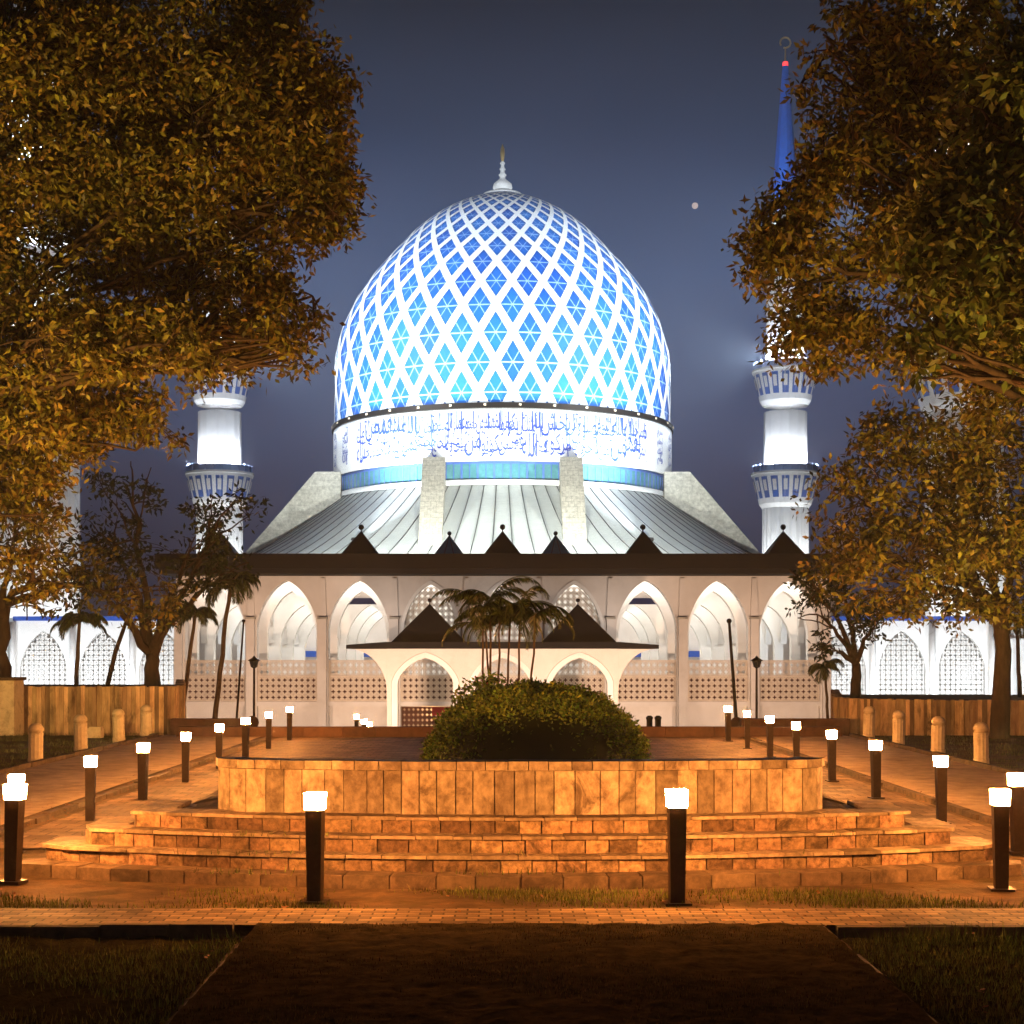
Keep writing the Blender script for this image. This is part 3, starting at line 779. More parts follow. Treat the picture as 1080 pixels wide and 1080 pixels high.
# engaged shafts with rings on the front columns
mb = MB(); mr_ = MB()
for k in range(-5, 5):
    x = k * PT + PT / 2
    mb = MB(); mb.box2(x - .33, x + .33, 127.55, 127.997, -6.3, 3.0)
    mb.prism_xz([(x - .33, 3.0), (x + .33, 3.0), (x + .20, 6.4), (x - .20, 6.4)], 127.8, 127.997)
    cs_ = mp_(mb, 'column_shaft', WARMW)
    mb = MB(); mb.box2(x - .42, x + .42, 127.45, 127.998, 2.95, 3.12); mp_(mb, 'column_ring', FINX, cs_)
mb = MB(); mb.box2(-28.5, 28.5, 129.3, 165, -4.35, -4.05); mp_(mb, 'upper_floor', WARMW)
mb = MB(); mb.box2(-27.4, 27.4, 128.1, 165, 6.602, 6.68); mp_(mb, 'ceiling', WHITE)
mb = MB(); mb.box2(-36, 36, 164.2, 165, -6.3, 6.6); mp_(mb, 'back_wall', WARMW)
mb = MB()
mb.box2(-28, 28, 163.8, 164.18, -.3, .35)
mp_(mb, 'blue_band', BLUEP)
mb = MB()
for k in (-2, 2):
    mb = MB(); mb.box2(k * PT - 2.6, k * PT + 2.6, 135.2, 135.5, 4.45, 5.0); tb = mp_(mb, 'dark_transom', TRANS)
    mb = MB(); mb.box2(k * PT - 2.6, k * PT + 2.6, 135.25, 135.45, 5.003, 6.6); mp_(mb, 'transom_panel', WARMW, tb)
# lower storey infill
for k in (-4, -3, -2, 2, 3, 4):
    mb = MB(); x = k * PT; mb.box2(x - 2.547, x + 2.547, 128.7, 129.1, -6.3, -4.42); mp_(mb, 'lower_wall', WARMW)
for k in range(-4, 5):
    mb = MB(); x = k * PT; mb.box2(x - 2.547, x + 2.547, 128.1, 129.15, -4.40, -4.0); mp_(mb, 'floor_beam', WARMW)
    mb = MB(); mb.box2(x - 2.545, x + 2.545, 128.85, 129.0, -3.998, -1.97); mp_(mb, 'screen_void_shade', BRICKL)  # dark sheet painting the unlit void behind the lattice
# lattice screens
def lattice(mb, x0, x1, z0, z1, cell, w, y0, y1, inside=None):
    nx = max(1, round((x1 - x0) / cell)); nz = max(1, round((z1 - z0) / cell)); cx = (x1 - x0) / nx; cz = (z1 - z0) / nz
    for i in range(nx):
        for j in range(nz):
            a, b_ = x0 + i * cx, z0 + j * cz
            ma, mb_ = a + cx / 2, b_ + cz / 2
            if inside and not inside(ma, mb_): continue
            for p, q in (((a, mb_), (ma, b_)), ((ma, b_), (a + cx, mb_)), ((a + cx, mb_), (ma, b_ + cz)), ((ma, b_ + cz), (a, mb_))):
                mb.bar(p, q, w, y0, y1)
            for p, q in (((a, b_), (a + cx * .36, b_ + cz * .36)), ((a + cx, b_), (a + cx * .64, b_ + cz * .36)), ((a, b_ + cz), (a + cx * .36, b_ + cz * .64)), ((a + cx, b_ + cz), (a + cx * .64, b_ + cz * .64))):
                mb.bar(p, q, w, y0 + .006, y1 - .006)
            mb.box2(a + cx * .36, a + cx * .64, y0 + .012, y1 - .012, b_ + cz * .36, b_ + cz * .64) if w > .2 else None
            mb.bar((a, b_), (a + cx, b_), w * .7, y0 + .018, y1 - .018); mb.bar((a, b_), (a, b_ + cz), w * .7, y0 + .024, y1 - .024)
proto = None
for k in range(-4, 5):
    if proto is None:
        mb = MB(); lattice(mb, -2.45, 2.45, -3.9, -1.95, .5, .078, -.1, .1)
        mb.box2(-2.55, 2.55, -.14, .14, -1.95, -1.80); mb.box2(-2.55, 2.55, -.14, .14, -4.0, -3.9)
        mb.box2(-2.55, -2.45, -.13, .13, -3.9, -.6); mb.box2(2.45, 2.55, -.13, .13, -3.9, -.6)
        a_ = mb.build('lattice_panel', LATT, M); a_.location = (k * PT, 128.5 - 231, 6.3)
        mb = MB(); lattice(mb, -2.45, 2.45, -1.80, -.62, .5, .06, -.06, .06); mb.box2(-2.55, 2.55, -.1, .1, -.62, -.5)
        b_ = mb.build('railing_screen', LATT, M); b_.location = (k * PT, 128.5 - 231, 6.3); proto = (a_, b_)
    else:
        for p in proto:
            c = p.copy(); C.objects.link(c); c.parent = M; c.location = (k * PT, 128.5 - 231, 6.3)
# arched lattice of the three porch bays
for k in (-1, 0, 1):
    mb = MB(); x = k * PT
    lattice(mb, x - 2.5, x + 2.5, -.4, 6.2, .52, .07, 128.62, 128.78, lambda a, c: abs(a - x) < 2.46 and c < archz((a - x) / 2.5, 2.2, 6.2) - .2)
    mp_(mb, 'arch_screen', LATT)
    mb = MB(); n = 24; pr = [(-math.cos(PI * i / n)) for i in range(n + 1)]
    o_ = [(x + 2.54 * s_, archz(s_, 2.2, 6.24)) for s_ in pr]; i_ = [(x + 2.25 * s_, archz(s_, 2.2, 5.9)) for s_ in pr]
    for i in range(n): mb.prism_xz([o_[i], i_[i], i_[i + 1], o_[i + 1]], 127.9, 128.5)
    mb.box2(x - 2.54, x - 2.25, 127.9, 128.5, -.4, 2.2); mb.box2(x + 2.25, x + 2.54, 127.9, 128.5, -.4, 2.2)
    mp_(mb, 'arch_frame', WHITE)
for k in (-1, 0, 1):
    x = k * PT
    mb = MB(); lattice(mb, x - 2.5, x + 2.5, -6.3, -4.5, .4, .09, 129.5, 129.65); mp_(mb, 'lower_screen', BRICKL)
mb = MB(); mb.box2(-6.0, -4.2, 128.9, 128.97, -5.2, -4.5); mp_(mb, 'red_banner', REDS)
mb = MB(); mb.box2(-10, 10, 131, 131.2, -6.3, -4.36); mp_(mb, 'porch_back_wall', WARMW)
# eave slab
mb = MB(); mb.box2(-28.6, 28.6, 124.6, 172, 7.05, 8.27); ev = mp_(mb, 'eave', DARKROOF)
mb = MB(); mb.box2(-28.3, 28.3, 124.9, 171, 6.62, 7.048); mp_(mb, 'eave_soffit', DARKROOF2)
# small roof pyramids
def pyr(mb, x, y, zb, za, hw, n=6, k=1.0):
    prof = [(hw * (1 - t) ** k + .02, zb + (za - zb) * t) for t in np.linspace(0, 1, n)]
    vs = []; fs = []
    for r, z in prof:
        for sx, sy in ((-1, -1), (1, -1), (1, 1), (-1, 1)): vs.append((x + sx * r, y + sy * r, z))
    for i in range(n - 1):
        for q in range(4): fs.append((i * 4 + q, i * 4 + (q + 1) % 4, i * 4 + 4 + (q + 1) % 4, i * 4 + 4 + q))
    mb.add(vs, fs)
for px in (232, 381, 530, 678, 826):
    x = (px - 530) / F * 136
    mb = MB(); pyr(mb, x, 136, 8.25, 11.05, 2.1, 2); r_ = mp_(mb, 'roof_pyramid', ROOFDK)
    mb = MB(); mb.tube([(x, 136, 11.0), (x, 136, 11.25)], [.06, .06], 6); mb.ball((x, 136, 11.4), .26, 10); mp_(mb, 'finial_ball', METAL, r_)
for px in (474, 586):
    x = (px - 530) / F * 133
    mb = MB(); pyr(mb, x, 133, 8.25, 10.4, 1.55, 2); r_ = mp_(mb, 'roof_skylight', ROOFBL)
    mb = MB()
    for sx in (-1, -.33, .33, 1):
        mb.tube([(x + sx * 1.57, 133 - 1.57, 8.25), (x, 133, 10.42)], [.035, .03], 4)
    mb.ball((x, 133, 10.6), .2, 10); mp_(mb, 'glazing_bar', METAL, r_)
# porch
mb = MB()
mb.prism_xz([(-12.0, .42), (12.0, .42), (12.0, .72), (9.0, .95), (-9.0, .95), (-12.0, .72)], 116.4, 127.4); pr_ = mp_(mb, 'porch_roof', DARKROOF2)
for x in (-5.75, 5.95):
    mb = MB(); pyr(mb, x, 119.8, .8, 3.95, 2.95, 7, 1.0)
    mp_(mb, 'porch_pyramid', ROOFDK, pr_)
    mb = MB(); mb.tube([(x, 119.8, 3.9), (x, 119.8, 4.15)], [.05, .04], 6); mb.ball((x, 119.8, 4.25), .17, 8); mp_(mb, 'finial_ball', METAL, pr_)
mb = MB(); arcade(mb, [-5.95, 0, 5.95], 5.95, 2.62, -6.3, -2.3, .18, .42, 117.0, 117.5)
pc = mp_(mb, 'porch_arcade', WARMW)
for sx in (-1, 1):
    mb = MB()
    pts = [(sx * 8.93, -2.9)] + [(sx * (8.93 + 2.9 * (1 - math.cos(t))), -2.9 + 3.3 * math.sin(t)) for t in np.linspace(.1, PI / 2, 10)] + [(sx * 8.93, .41)]
    mb.prism_xz(pts if sx > 0 else pts[::-1], 117.05, 117.45)
    mp_(mb, 'porch_corbel', WARMW)
mb = MB()
for x in (-5.95, 0, 5.95):
    n = 24; prr = [(-math.cos(PI * i / n)) for i in range(n + 1)]
    o_ = [(x + 2.60 * s_, archz(s_, -2.3, .16)) for s_ in prr]; i_ = [(x + 2.15 * s_, archz(s_, -2.3, -.28)) for s_ in prr]
    for i in range(n): mb.prism_xz([o_[i], i_[i], i_[i + 1], o_[i + 1]], 116.93, 117.6)
    mb.box2(x - 2.60, x - 2.15, 116.93, 117.6, -6.3, -2.3); mb.box2(x + 2.15, x + 2.60, 116.93, 117.6, -6.3, -2.3)
mp_(mb, 'porch_arch_frame', WHITE)

# side wings
for sx in (-1, 1):
    cx = [sx * (33.6 + 5.9 * k) for k in range(-0, 3)]
    if sx < 0: cx = cx[::-1]
    mb = MB(); arcade(mb, cx, 5.9, 2.35, -6.3, -1.6, 2.3, 3.3, 150, 150.8); wg = mp_(mb, 'side_wing', WHITE)
    mb = MB(); mb.box2(min(cx) - 2.95, max(cx) + 2.95, 149.8, 151, 3.302, 3.75); mp_(mb, 'parapet', BLUEP, wg)
    mb = MB(); mb.box2(min(cx) - 2.9, max(cx) + 2.9, 151.6, 151.9, -6.3, 3.3); mp_(mb, 'wing_wall', WHITE, wg)
    mb = MB()
    for x in cx: lattice(mb, x - 2.3, x + 2.3, -6.2, 2.1, .5, .08, 150.3, 150.45, lambda a, c, x=x: c < archz((a - x) / 2.3, -1.6, 2.2) - .2)
    mp_(mb, 'wing_screen', LATTW, wg)
    for k in range(4):
        mb = MB(); x = sx * (33.6 - 2.95 + 5.9 * k); mb.tube([(x, 149.8, -6.3), (x, 149.8, 3.2)], [.35, .3], 10)
        mp_(mb, 'wing_pilaster', WHITE, wg, True)
    # fluted block beside the front minaret
    mb = MB()
    x0 = sx * 48.6
    for k in range(14):
        x = sx * (45.4 + k * 1.15); mb.tube([(x, 152.6, -6.3), (x, 152.6, 1.6)], [.52, .52], 8)
    mb.box2(min(sx * 44.8, sx * 62), max(sx * 44.8, sx * 62), 152.7, 156, -6.3, 3.7)
    mp_(mb, 'fluted_wall', WHITE, wg)

# minarets
def make_minaret():
    t = empty('minaret')
    mb = MB(); mb.revolve((0, 0, 0), [(4.7, 0), (4.7, 6), (4.5, 6.3), (4.35, 30), (4.35, 34)], 48, flute=.035); mb.revolve((0, 0, 0), [(4.1, 34.3), (4.05, 52)], 14); mb.revolve((0, 0, 0), [(3.7, 60), (3.3, 84)], 14)
    mb.build('shaft', WHITE, t)
    for zz, sc in ((34.6, 1.0), (54.0, .97)):
        mb = MB(); mb.revolve((0, 0, zz), [(4.35 * sc, -.8), (4.9 * sc, 0), (5.0 * sc, .4), (6.3 * sc, 5.4), (6.45 * sc, 5.5), (6.45 * sc, 5.9), (4.2 * sc, 6.0)], 32)
        bal = mb.build('balcony', WHITE, t)
        mb = MB(); mr2 = MB(); wl = []
        for k in range(18):
            a = 2 * PI * (k + .5) / 18
            for f, (wd, z0, z1, mm_, dr) in enumerate(((1.05, 1.0, 4.9, mb, .03),)):
                r0, r1 = (5.0 + 1.3 * (z0 - .4) / 5) * sc + dr, (5.0 + 1.3 * (z1 - .4) / 5) * sc + dr
                for aw, dd, m_ in ((.112, 0, mb), (.062, .05, mr2)):
                    z0_, z1_ = (z0, z1) if m_ is mb else (z0 + 1.3, z1 - .6)
                    if m_ is not mb: wl.append(MB())
                    r0_, r1_ = (5.0 + 1.3 * (z0_ - .4) / 5) * sc + dr + dd, (5.0 + 1.3 * (z1_ - .4) / 5) * sc + dr + dd
                    (m_ if m_ is mb else wl[-1]).add([(r * math.sin(a + q), -r * math.cos(a + q), zz + z) for q, r, z in ((-aw, r0_, z0_), (aw, r0_, z0_), (aw, r1_, z1_), (-aw, r1_, z1_))], [(0, 1, 2, 3)])
        mb.build('balcony_panel', PALEB, bal); [q_.build('balcony_window', LATTW, bal) for q_ in wl]
        mb = MB(); mb.revolve((0, 0, zz), [(6.0 * sc, 5.95), (6.0 * sc, 7.1)], 32)
        for k in range(24):
            a = 2 * PI * k / 24; mb.tube([(6.05 * sc * math.sin(a), -6.05 * sc * math.cos(a), zz + 5.9), (6.05 * sc * math.sin(a), -6.05 * sc * math.cos(a), zz + 7.4)], [.09, .09], 4)
        mb.build('balcony_rail', RAILB, bal)
    mb = MB(); mb.revolve((0, 0, 0), [(4.2, 84), (4.6, 86), (4.6, 87), (2.6, 87.2), (2.5, 90)], 20); mb.build('crown', WHITE, t)
    mb = MB(); mb.revolve((0, 0, 0), [(2.5, 89.8), (2.7, 90), (2.0, 99), (1.3, 108), (.55, 117.5)], 16, flute=.05); mb.build('spire', SPIREB, t)
    mb = MB(); mb.revolve((0, 0, 0), [(.55, 117.5), (.5, 118.3)], 10, cap=True); mb.build('beacon', em('red_beacon', (1, .05, .05), 1.5), t)
    mb = MB(); mb.tube([(0, 0, 118.2), (0, 0, 121)], [.2, .15], 6)
    for k in range(12):
        a0, a1 = PI * (-.4 + 1.8 * k / 12) - PI / 2 + .9, 0
        a1 = PI * (-.4 + 1.8 * (k + 1) / 12) - PI / 2 + .9
        mb.tube([(1.0 * math.cos(a0), 0, 122 + 1.0 * math.sin(a0)), (1.0 * math.cos(a1), 0, 122 + 1.0 * math.sin(a1))], [.18, .18], 5)
    mb.build('finial', CROWNM, t)
    return t
m0 = make_minaret()
mins = [(-53.5, 287, 'rear left white minaret with blue balcony panels, beside the dome'), (53.5, 287, 'rear right white minaret with blue spire, beside the dome'),
        (-53.0, 174, 'near left white fluted minaret hidden behind the big tree'), (53.0, 174, 'near right white fluted minaret hidden behind the big tree')]
COLD = (.80, .90, 1.0)
fl0 = None
def floodlight(loc, target, label, power, color, spot=1.5, group='floodlights of the mosque', size=.4, s=1.0, glow=True):
    global fl0
    if fl0 is None:
        t = empty('floodlight')
        mb = MB(); mb.box((0, 0, 0), (.8, .35, .6)); mb.tube([(-.42, 0, 0), (-.42, 0, -.6), (.42, 0, -.6), (.42, 0, 0)], [.04] * 4, 5); mb.build('housing', METAL, t)
        mb = MB(); mb.box((0, -.182, 0), (.68, .01, .48)); mb.build('lens', em('floodlight_lens', (.9, .95, 1.0), 25), t)
        fl0 = t
    else:
        t = copy_tree(fl0)
    d = Vector(target) - Vector(loc)
    t.location = loc; t.scale = (s, s, s)
    t.rotation_euler = d.to_track_quat('-Y', 'Z').to_euler()
    tag(t, label, 'floodlight', group)
    dn = d.normalized() * (.4 * s)
    light('SPOT', tuple(Vector(loc) + dn), power, color, target, size, spot)
for i, (x, y, lb) in enumerate(mins):
    t = m0 if i == 0 else copy_tree(m0); t.location = (x, y, -6.3); tag(t, lb, 'minaret', 'four minarets round the mosque')
    side = lb.split(' white')[0]
    # floodlights on the balconies: one washing the dome, others washing the shafts
    tz = 55.6
    dd = Vector((0 - x, 231 - y, 0)).normalized()
    floodlight((x + dd.x * 5.4, y + dd.y * 5.4, tz + 0.0), (0, 231, 44), f'floodlight on the upper balcony of the {side} minaret, facing the dome', 130000 if i < 2 else 250000, COLD, 1.1, size=.8, s=1.6)
    for zz in (34.3, 53.8):
        for q in (-.9, 0, .9):
            light('POINT', (x + 5.6 * math.sin(q), y - 5.6 * math.cos(q), zz + .9), 6500 if zz < 40 else 14000, (.82, .88, 1.0), size=.25)
    light('SPOT', (x - .4 * x / abs(x) * 10, y - 9, 76), 9000 if i < 2 else 3000, (.8, .9, 1), (x, y, 95), .3, 1.2)  # unseen spot added in mid-air to brighten the spire
    for q in (-.7, .7):
        light('SPOT', (x + 11 * math.sin(q), y - 11 * math.cos(q), -5.5 if i > 1 else 8.6), 22000 if i < 2 else 18000, (.9, .95, 1.0), (x, y, 22 if i < 2 else 12), .4, 1.3)
# floods round the dome on the roof
for k, dg in enumerate((30, 150, 210, 330)):
    a = math.radians(dg)
    r = 38.5
    floodlight((r * math.sin(a), 231 - r * math.cos(a), 14.9), (12 * math.sin(a), 231 - 12 * math.cos(a), 52), f'roof floodlight washing the dome, number {k + 1} clockwise from the front', 110000, (.78, .88, 1.0), 1.25, group='floodlights standing on the skirt roof', size=.5)
for x, y, nm in ((-22, 176, 'far left'), (-8, 174, 'centre left'), (8, 174, 'centre right'), (22, 176, 'far right')):
    floodlight((x, y, 9.2), (x * .62, 201, 18.5), f'{nm} floodlight on the flat roof behind the dark eave, washing the white roof', 62000, (.95, 1.0, .93), 2.1, group='floodlights on the flat roof', size=.5)
# interior ceiling lights (long rows) of the arcade
for yy, pw in ((130.1, 1100), (135.5, 3300), (144.5, 3300), (153, 3300), (160, 2600)):
    light('AREA', (0, yy, 6.45), pw, (1.0, .95, .88), (0, yy, 0), 54, size_y=.5 if yy < 131 else 1.2)
light('AREA', (0, 122, .30), 520, (1.0, .85, .68), (0, 122, -5), 16, size_y=2)
for x in (-5.95, 0, 5.95): light('POINT', (x, 129.9, -4.9), 130, (1, .5, .2), size=.1)
# warm ground floods below the facade, cold ones before the wings
for x in (-24, -12, 0, 12, 24):
    light('SPOT', (x, 104, -5.9), 10500, (1.0, .66, .45), (x, 128, -1.0), .4, 2.0)
for x in (-9.5, 0, 9.5): light('SPOT', (x, 121.6, 1.5), 900, (1.0, .84, .72), (x, 128, 5.2), .2, 1.7)  # unseen fill spots added against the porch roofs' shadow on the facade
for sx in (-1, 1):
    for x in (34, 43, 52): light('SPOT', (sx * x, 141, -6.0), 5500, (.86, .93, 1.0), (sx * x, 150.5, -1), .3, 2.3)

def fill_uplight(loc, target, label, power, spot):  # unseen lamps added to brighten the trees, in place of street lighting
    mb = MB(); mb.revolve((0, 0, 0), [(.16, 0), (.18, .2), (.14, .22)], 14, cap=True)
    o = mb.build('fill_uplight', METAL); o.location = loc; tag(o, label, 'fill_uplight')
    light('SPOT', (loc[0], loc[1], loc[2] + .3), power, (1.0, .60, .16), target, .2, spot)
fill_uplight((-9.6, 15.5, -2.42), (-9.0, 27, 8), 'sodium uplight added outside the frame to brighten the near left tree', 11500, 1.35)
fill_uplight((9.6, 15.5, -2.42), (9.6, 26, 8), 'sodium uplight added outside the frame to brighten the near right tree', 8500, 1.35)
fill_uplight((-13.0, 33, -2.42), (-14, 49, 3.5), 'sodium uplight added outside the frame to brighten the left planter trees', 4200, 1.2)
fill_uplight((13.2, 32, -2.42), (13.2, 43, 5.5), 'sodium uplight added outside the frame to brighten the tree before the right planter', 8000, 1.25)
# moon
mb = MB(); mb.ball((0, 0, 0), 7.5, 20); o = mb.build('moon', em('moon_glow', (.45, .36, .34), 1.0), None, True); o.location = P(733, 217, 3600); tag(o, 'small dim moon in the sky right of the dome', 'moon')

# ------------------------------------------------------------------ foliage
def leaves(centers, radii, per, ln, wd, droop=.3):
    """centers (n,3): leaf clusters -> V,F arrays of folded 4-vertex leaves"""
    n = len(centers)
    cnt = rng.poisson(per, n); idx = np.repeat(np.arange(n), cnt); m = len(idx)
    off = rng.normal(size=(m, 3)); off /= np.linalg.norm(off, axis=1)[:, None]
    off *= (rng.random((m, 1)) ** .5) * radii[idx][:, None]; off[:, 2] *= .7
    c = centers[idx] + off
    ax = rng.normal(size=(m, 3)); ax += off / (radii[idx][:, None]) * .9; ax[:, 2] -= droop
    ax /= np.linalg.norm(ax, axis=1)[:, None]
    t = rng.normal(size=(m, 3)); t[:, 2] += .6
    sd = np.cross(ax, t); sd /= np.linalg.norm(sd, axis=1)[:, None] + 1e-9
    up = np.cross(sd, ax)
    l = ln * rng.uniform(.65, 1.25, (m, 1)); w_ = wd * rng.uniform(.8, 1.2, (m, 1))
    base = c; tip = c + ax * l - up * l * .12
    mid = c + ax * l * .45
    a = mid + sd * w_ / 2 - up * w_ * .18; b = mid - sd * w_ / 2 - up * w_ * .18
    V = np.stack([base, a, tip, b], 1).reshape(-1, 3)
    i = np.arange(m) * 4
    Fc = np.concatenate([np.stack([i, i + 1, i + 2], 1), np.stack([i, i + 2, i + 3], 1)])
    return V, Fc
def curve3(a, b, bend, n=6, jit=.03):
    a, b = Vector(a), Vector(b); out = []
    for i in range(n + 1):
        t = i / n
        p = a.lerp(b, t); p.z += bend * math.sin(PI * t) 
        out.append(p + Vector((random.uniform(-1, 1), random.uniform(-1, 1), random.uniform(-1, 1))) * (jit * (b - a).length * (0 < i < n)))
    return out
def tree(label, base, fork, blobs, ln, dens, leafm, trunk_r, crad=.33, per=26, droop=.4, limb_r=.5, cat='tree', extra=None, barkm=None):
    """blobs: (px, py, d, rx_px, rz_px, density factor)"""
    t = empty('tree', base); tag(t, label, cat)
    mb = MB(); bs = Vector(base); fk = Vector(fork)
    tp = curve3(bs - Vector((0, 0, .4)), fk, 0, 7)
    mb.tube(tp, [trunk_r * (1.35 if i == 0 else 1.0 - .35 * i / 7) for i in range(8)], 10)
    C_ = []; R_ = []
    for (px, py, d, rx, rz, df) in blobs:
        c = Vector(P(px, py, d)); a, b_ = rx * d / F, rz * d / F
        dep = max(a, b_) * .75
        st = tp[-1] if random.random() < .7 else tp[-2]
        lim = curve3(st, c, .08 * (c - st).length, 7)
        mb.tube(lim, [trunk_r * limb_r * (1 - .8 * i / 7) for i in range(8)], 6, False)
        subs = list(lim[3:])
        for k in range(7):
            v = Vector((random.gauss(0, 1), random.gauss(0, 1), random.gauss(0, 1))).normalized()
            e_ = c + Vector((v.x * a * .75, v.y * dep * .75, v.z * b_ * .75))
            s_ = curve3(random.choice(lim[4:]), e_, .05 * a, 5); subs += s_[2:]
            mb.tube(s_, [trunk_r * .10 * (1 - .7 * i / 5) + .008 for i in range(6)], 4, False)
        area = PI * rx * rz
        n = max(6, int(area * dens * df / per))
        v = rng.normal(size=(n, 3)); v /= np.linalg.norm(v, axis=1)[:, None]
        rad = rng.random(n) ** .38 * np.where(rng.random(n) < .16, rng.uniform(1.0, 1.28, n), .97)
        cc = np.array(c) + v * rad[:, None] * np.array([a, dep, b_])
        C_.append(cc); R_.append(crad * rng.uniform(.6, 1.35, n))
        sv = np.array([tuple(s) for s in subs])
        C_[-1] = cc = cc[np.sin(cc[:, 0] * 1.9 + 1.1 * np.sin(cc[:, 2] * 1.3)) * np.sin(cc[:, 2] * 2.2 + cc[:, 1] * .9) > -.36]; R_[-1] = R_[-1][:len(cc)]
        for q in cc[:: (1 if n < 400 else 2)]:
            j = np.argmin(((sv - q) ** 2).sum(1))
            p0 = Vector(sv[j]); q = Vector(q); md = p0.lerp(q, .55) + Vector((0, 0, .06 * (q - p0).length))
            mb.tube([p0, md, q], [.018, .012, .005], 3, False)
    o = mb.build('trunk', barkm or BARK, t, True, loc=base); o.location = (0, 0, 0)
    cc = np.concatenate(C_); rr = np.concatenate(R_)
    V, Fc = leaves(cc, rr, per, ln, ln * .42, droop)
    np_mesh('crown', V, Fc, leafm, t, base).location = (0, 0, 0)
    return t
D = .34
tree('large olive-leaved tree filling the upper left corner', (-15.5, 27, -2.44), (-12.6, 27, 2.5),
     [(40, 110, 27, 170, 190, 1), (180, 70, 27, 150, 120, 1), (255, 180, 26, 115, 125, 1), (120, 260, 27, 170, 140, 1), (325, 120, 25.5, 60, 85, .9), (335, 205, 25.5, 48, 55, .9),
      (285, 320, 25, 62, 60, .9), (225, 372, 26, 70, 42, .8), (60, 400, 28, 100, 110, .9), (10, 520, 28, 62, 90, .75), (120, 445, 28, 70, 45, .8), (290, 20, 27, 45, 50, .9), (300, 380, 25, 34, 25, .6),
      (35, 610, 28, 28, 40, .5), (80, 362, 24.6, 110, 46, 1.0), (20, 40, 25, 70, 55, .9), (10, 430, 25.5, 60, 60, .8), (225, 356, 24.0, 78, 34, 1.0), (-130, 150, 27, 120, 220, .5), (90, -130, 28, 210, 110, .4)], .155, D * 1.05, LEAF1, .42, .33, limb_r=.22)
tree('large leafy tree filling the upper right corner', (15.0, 27, -2.44), (12.6, 27, 3),
     [(1000, 70, 26, 125, 110, 1), (895, 45, 25.5, 30, 48, .8), (862, 70, 25.5, 30, 48, .4), (908, 195, 25.5, 84, 100, 1), (830, 260, 25.5, 50, 65, .85), (1020, 260, 26, 110, 120, 1), (862, 345, 26, 52, 55, .9),
      (950, 350, 26, 62, 52, .9), (1080, 200, 27, 80, 180, 1), (1060, 400, 27, 70, 55, .9), (1000, -90, 26, 150, 80, .4)], .165, D, LEAF1, .42, .33, limb_r=.3)
tree('nearer green-leaved tree hanging in at the right edge', (11.6, 20, -2.44), (9.4, 20, 2.2),
     [(1010, 260, 20, 60, 90, .7), (1060, 120, 20, 50, 90, .6), (1000, 380, 20.5, 50, 45, .7), (1100, 300, 20, 70, 120, .5)], .19, .26, LEAF2, .3, .3)
tree('big tree with thick trunk before the right planter', (14.5, 44, -2.44), (14.5, 44, 1.2),
     [(1000, 478, 42, 105, 58, .9), (905, 530, 41.5, 52, 48, .95), (1000, 575, 42, 115, 60, 1), (1080, 530, 43, 90, 100, .9), (895, 590, 41, 40, 30, .8), (935, 462, 42, 40, 30, .7), (1060, 635, 42, 55, 22, .6), (935, 625, 42, 50, 28, .7), (1000, 640, 42, 50, 20, .6)], .24, D * .75, LEAF1, .30, .5, limb_r=.45)
tree('tree at far left edge with bright tower behind its thin leaves', (-16.1, 48.5, -1.5), (-15.9, 48.5, 1.6),
     [(15, 560, 47, 55, 60, .5), (90, 600, 47, 55, 35, .55), (40, 640, 47, 40, 22, .35), (-60, 580, 47, 60, 80, .5), (150, 630, 46, 50, 30, .7)], .24, .2, LEAF1, .28, .5)
tree('forked dark tree in the left planter before the wing', (-11.9, 52, -1.3), P(160, 690, 52),
     [(140, 515, 52, 45, 38, .6), (235, 548, 51, 42, 36, .8), (120, 575, 52, 55, 38, .8), (195, 590, 51, 60, 35, .9), (100, 622, 50, 45, 30, .9), (235, 600, 51, 45, 22, .8), (175, 640, 50.5, 30, 20, .7)], .25, .16, LEAF3, .33, .5)
tree('dark green tree with low branch in the right planter', (12.1, 52, -1.6), P(903, 700, 52),
     [(890, 612, 52, 48, 32, 1), (862, 648, 51, 28, 26, .9), (925, 650, 51, 38, 30, .9), (870, 685, 51, 20, 10, .5), (845, 600, 51, 18, 14, .7)], .22, .3, LEAF3, .22, .42)

# hedge mound
hm = empty('clipped_hedge', (.45, 20.5, -1.8)); tag(hm, 'rounded clipped green hedge mound behind the planter wall', 'hedge')
def mound(n, r0, r1):
    a = rng.random(n) * 2 * PI; u = rng.random(n)
    ph = u * 1.45                        # from the top down the side
    rr = rng.uniform(r0, r1, n)
    x = 1.56 * rr * np.sin(ph) ** .8 * np.cos(a); y = 1.35 * rr * np.sin(ph) ** .8 * np.sin(a)
    z = 1.36 * rr * np.cos(ph) ** .85 * (1 + .03 * np.sin(5 * a))
    z = np.where(z > 1.22 * rr, z, z)
    return np.stack([x + .45, y + 20.5, z - 1.8], 1)
V, Fc = leaves(mound(2600, .93, 1.0), np.full(2600, .085), 16, .062, .034, .0)
np_mesh('foliage', V, Fc, LEAFH, hm, (.45, 20.5, -1.8)).location = (0, 0, 0)
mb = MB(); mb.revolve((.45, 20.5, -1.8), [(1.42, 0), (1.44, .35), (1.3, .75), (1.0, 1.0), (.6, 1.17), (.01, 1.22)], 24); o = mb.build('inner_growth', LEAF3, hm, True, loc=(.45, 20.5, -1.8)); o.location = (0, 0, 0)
hb = empty('shrub', (-.1, 22.3, -1.8)); tag(hb, 'smaller red-flowering shrub between hedge top and palms', 'shrub')
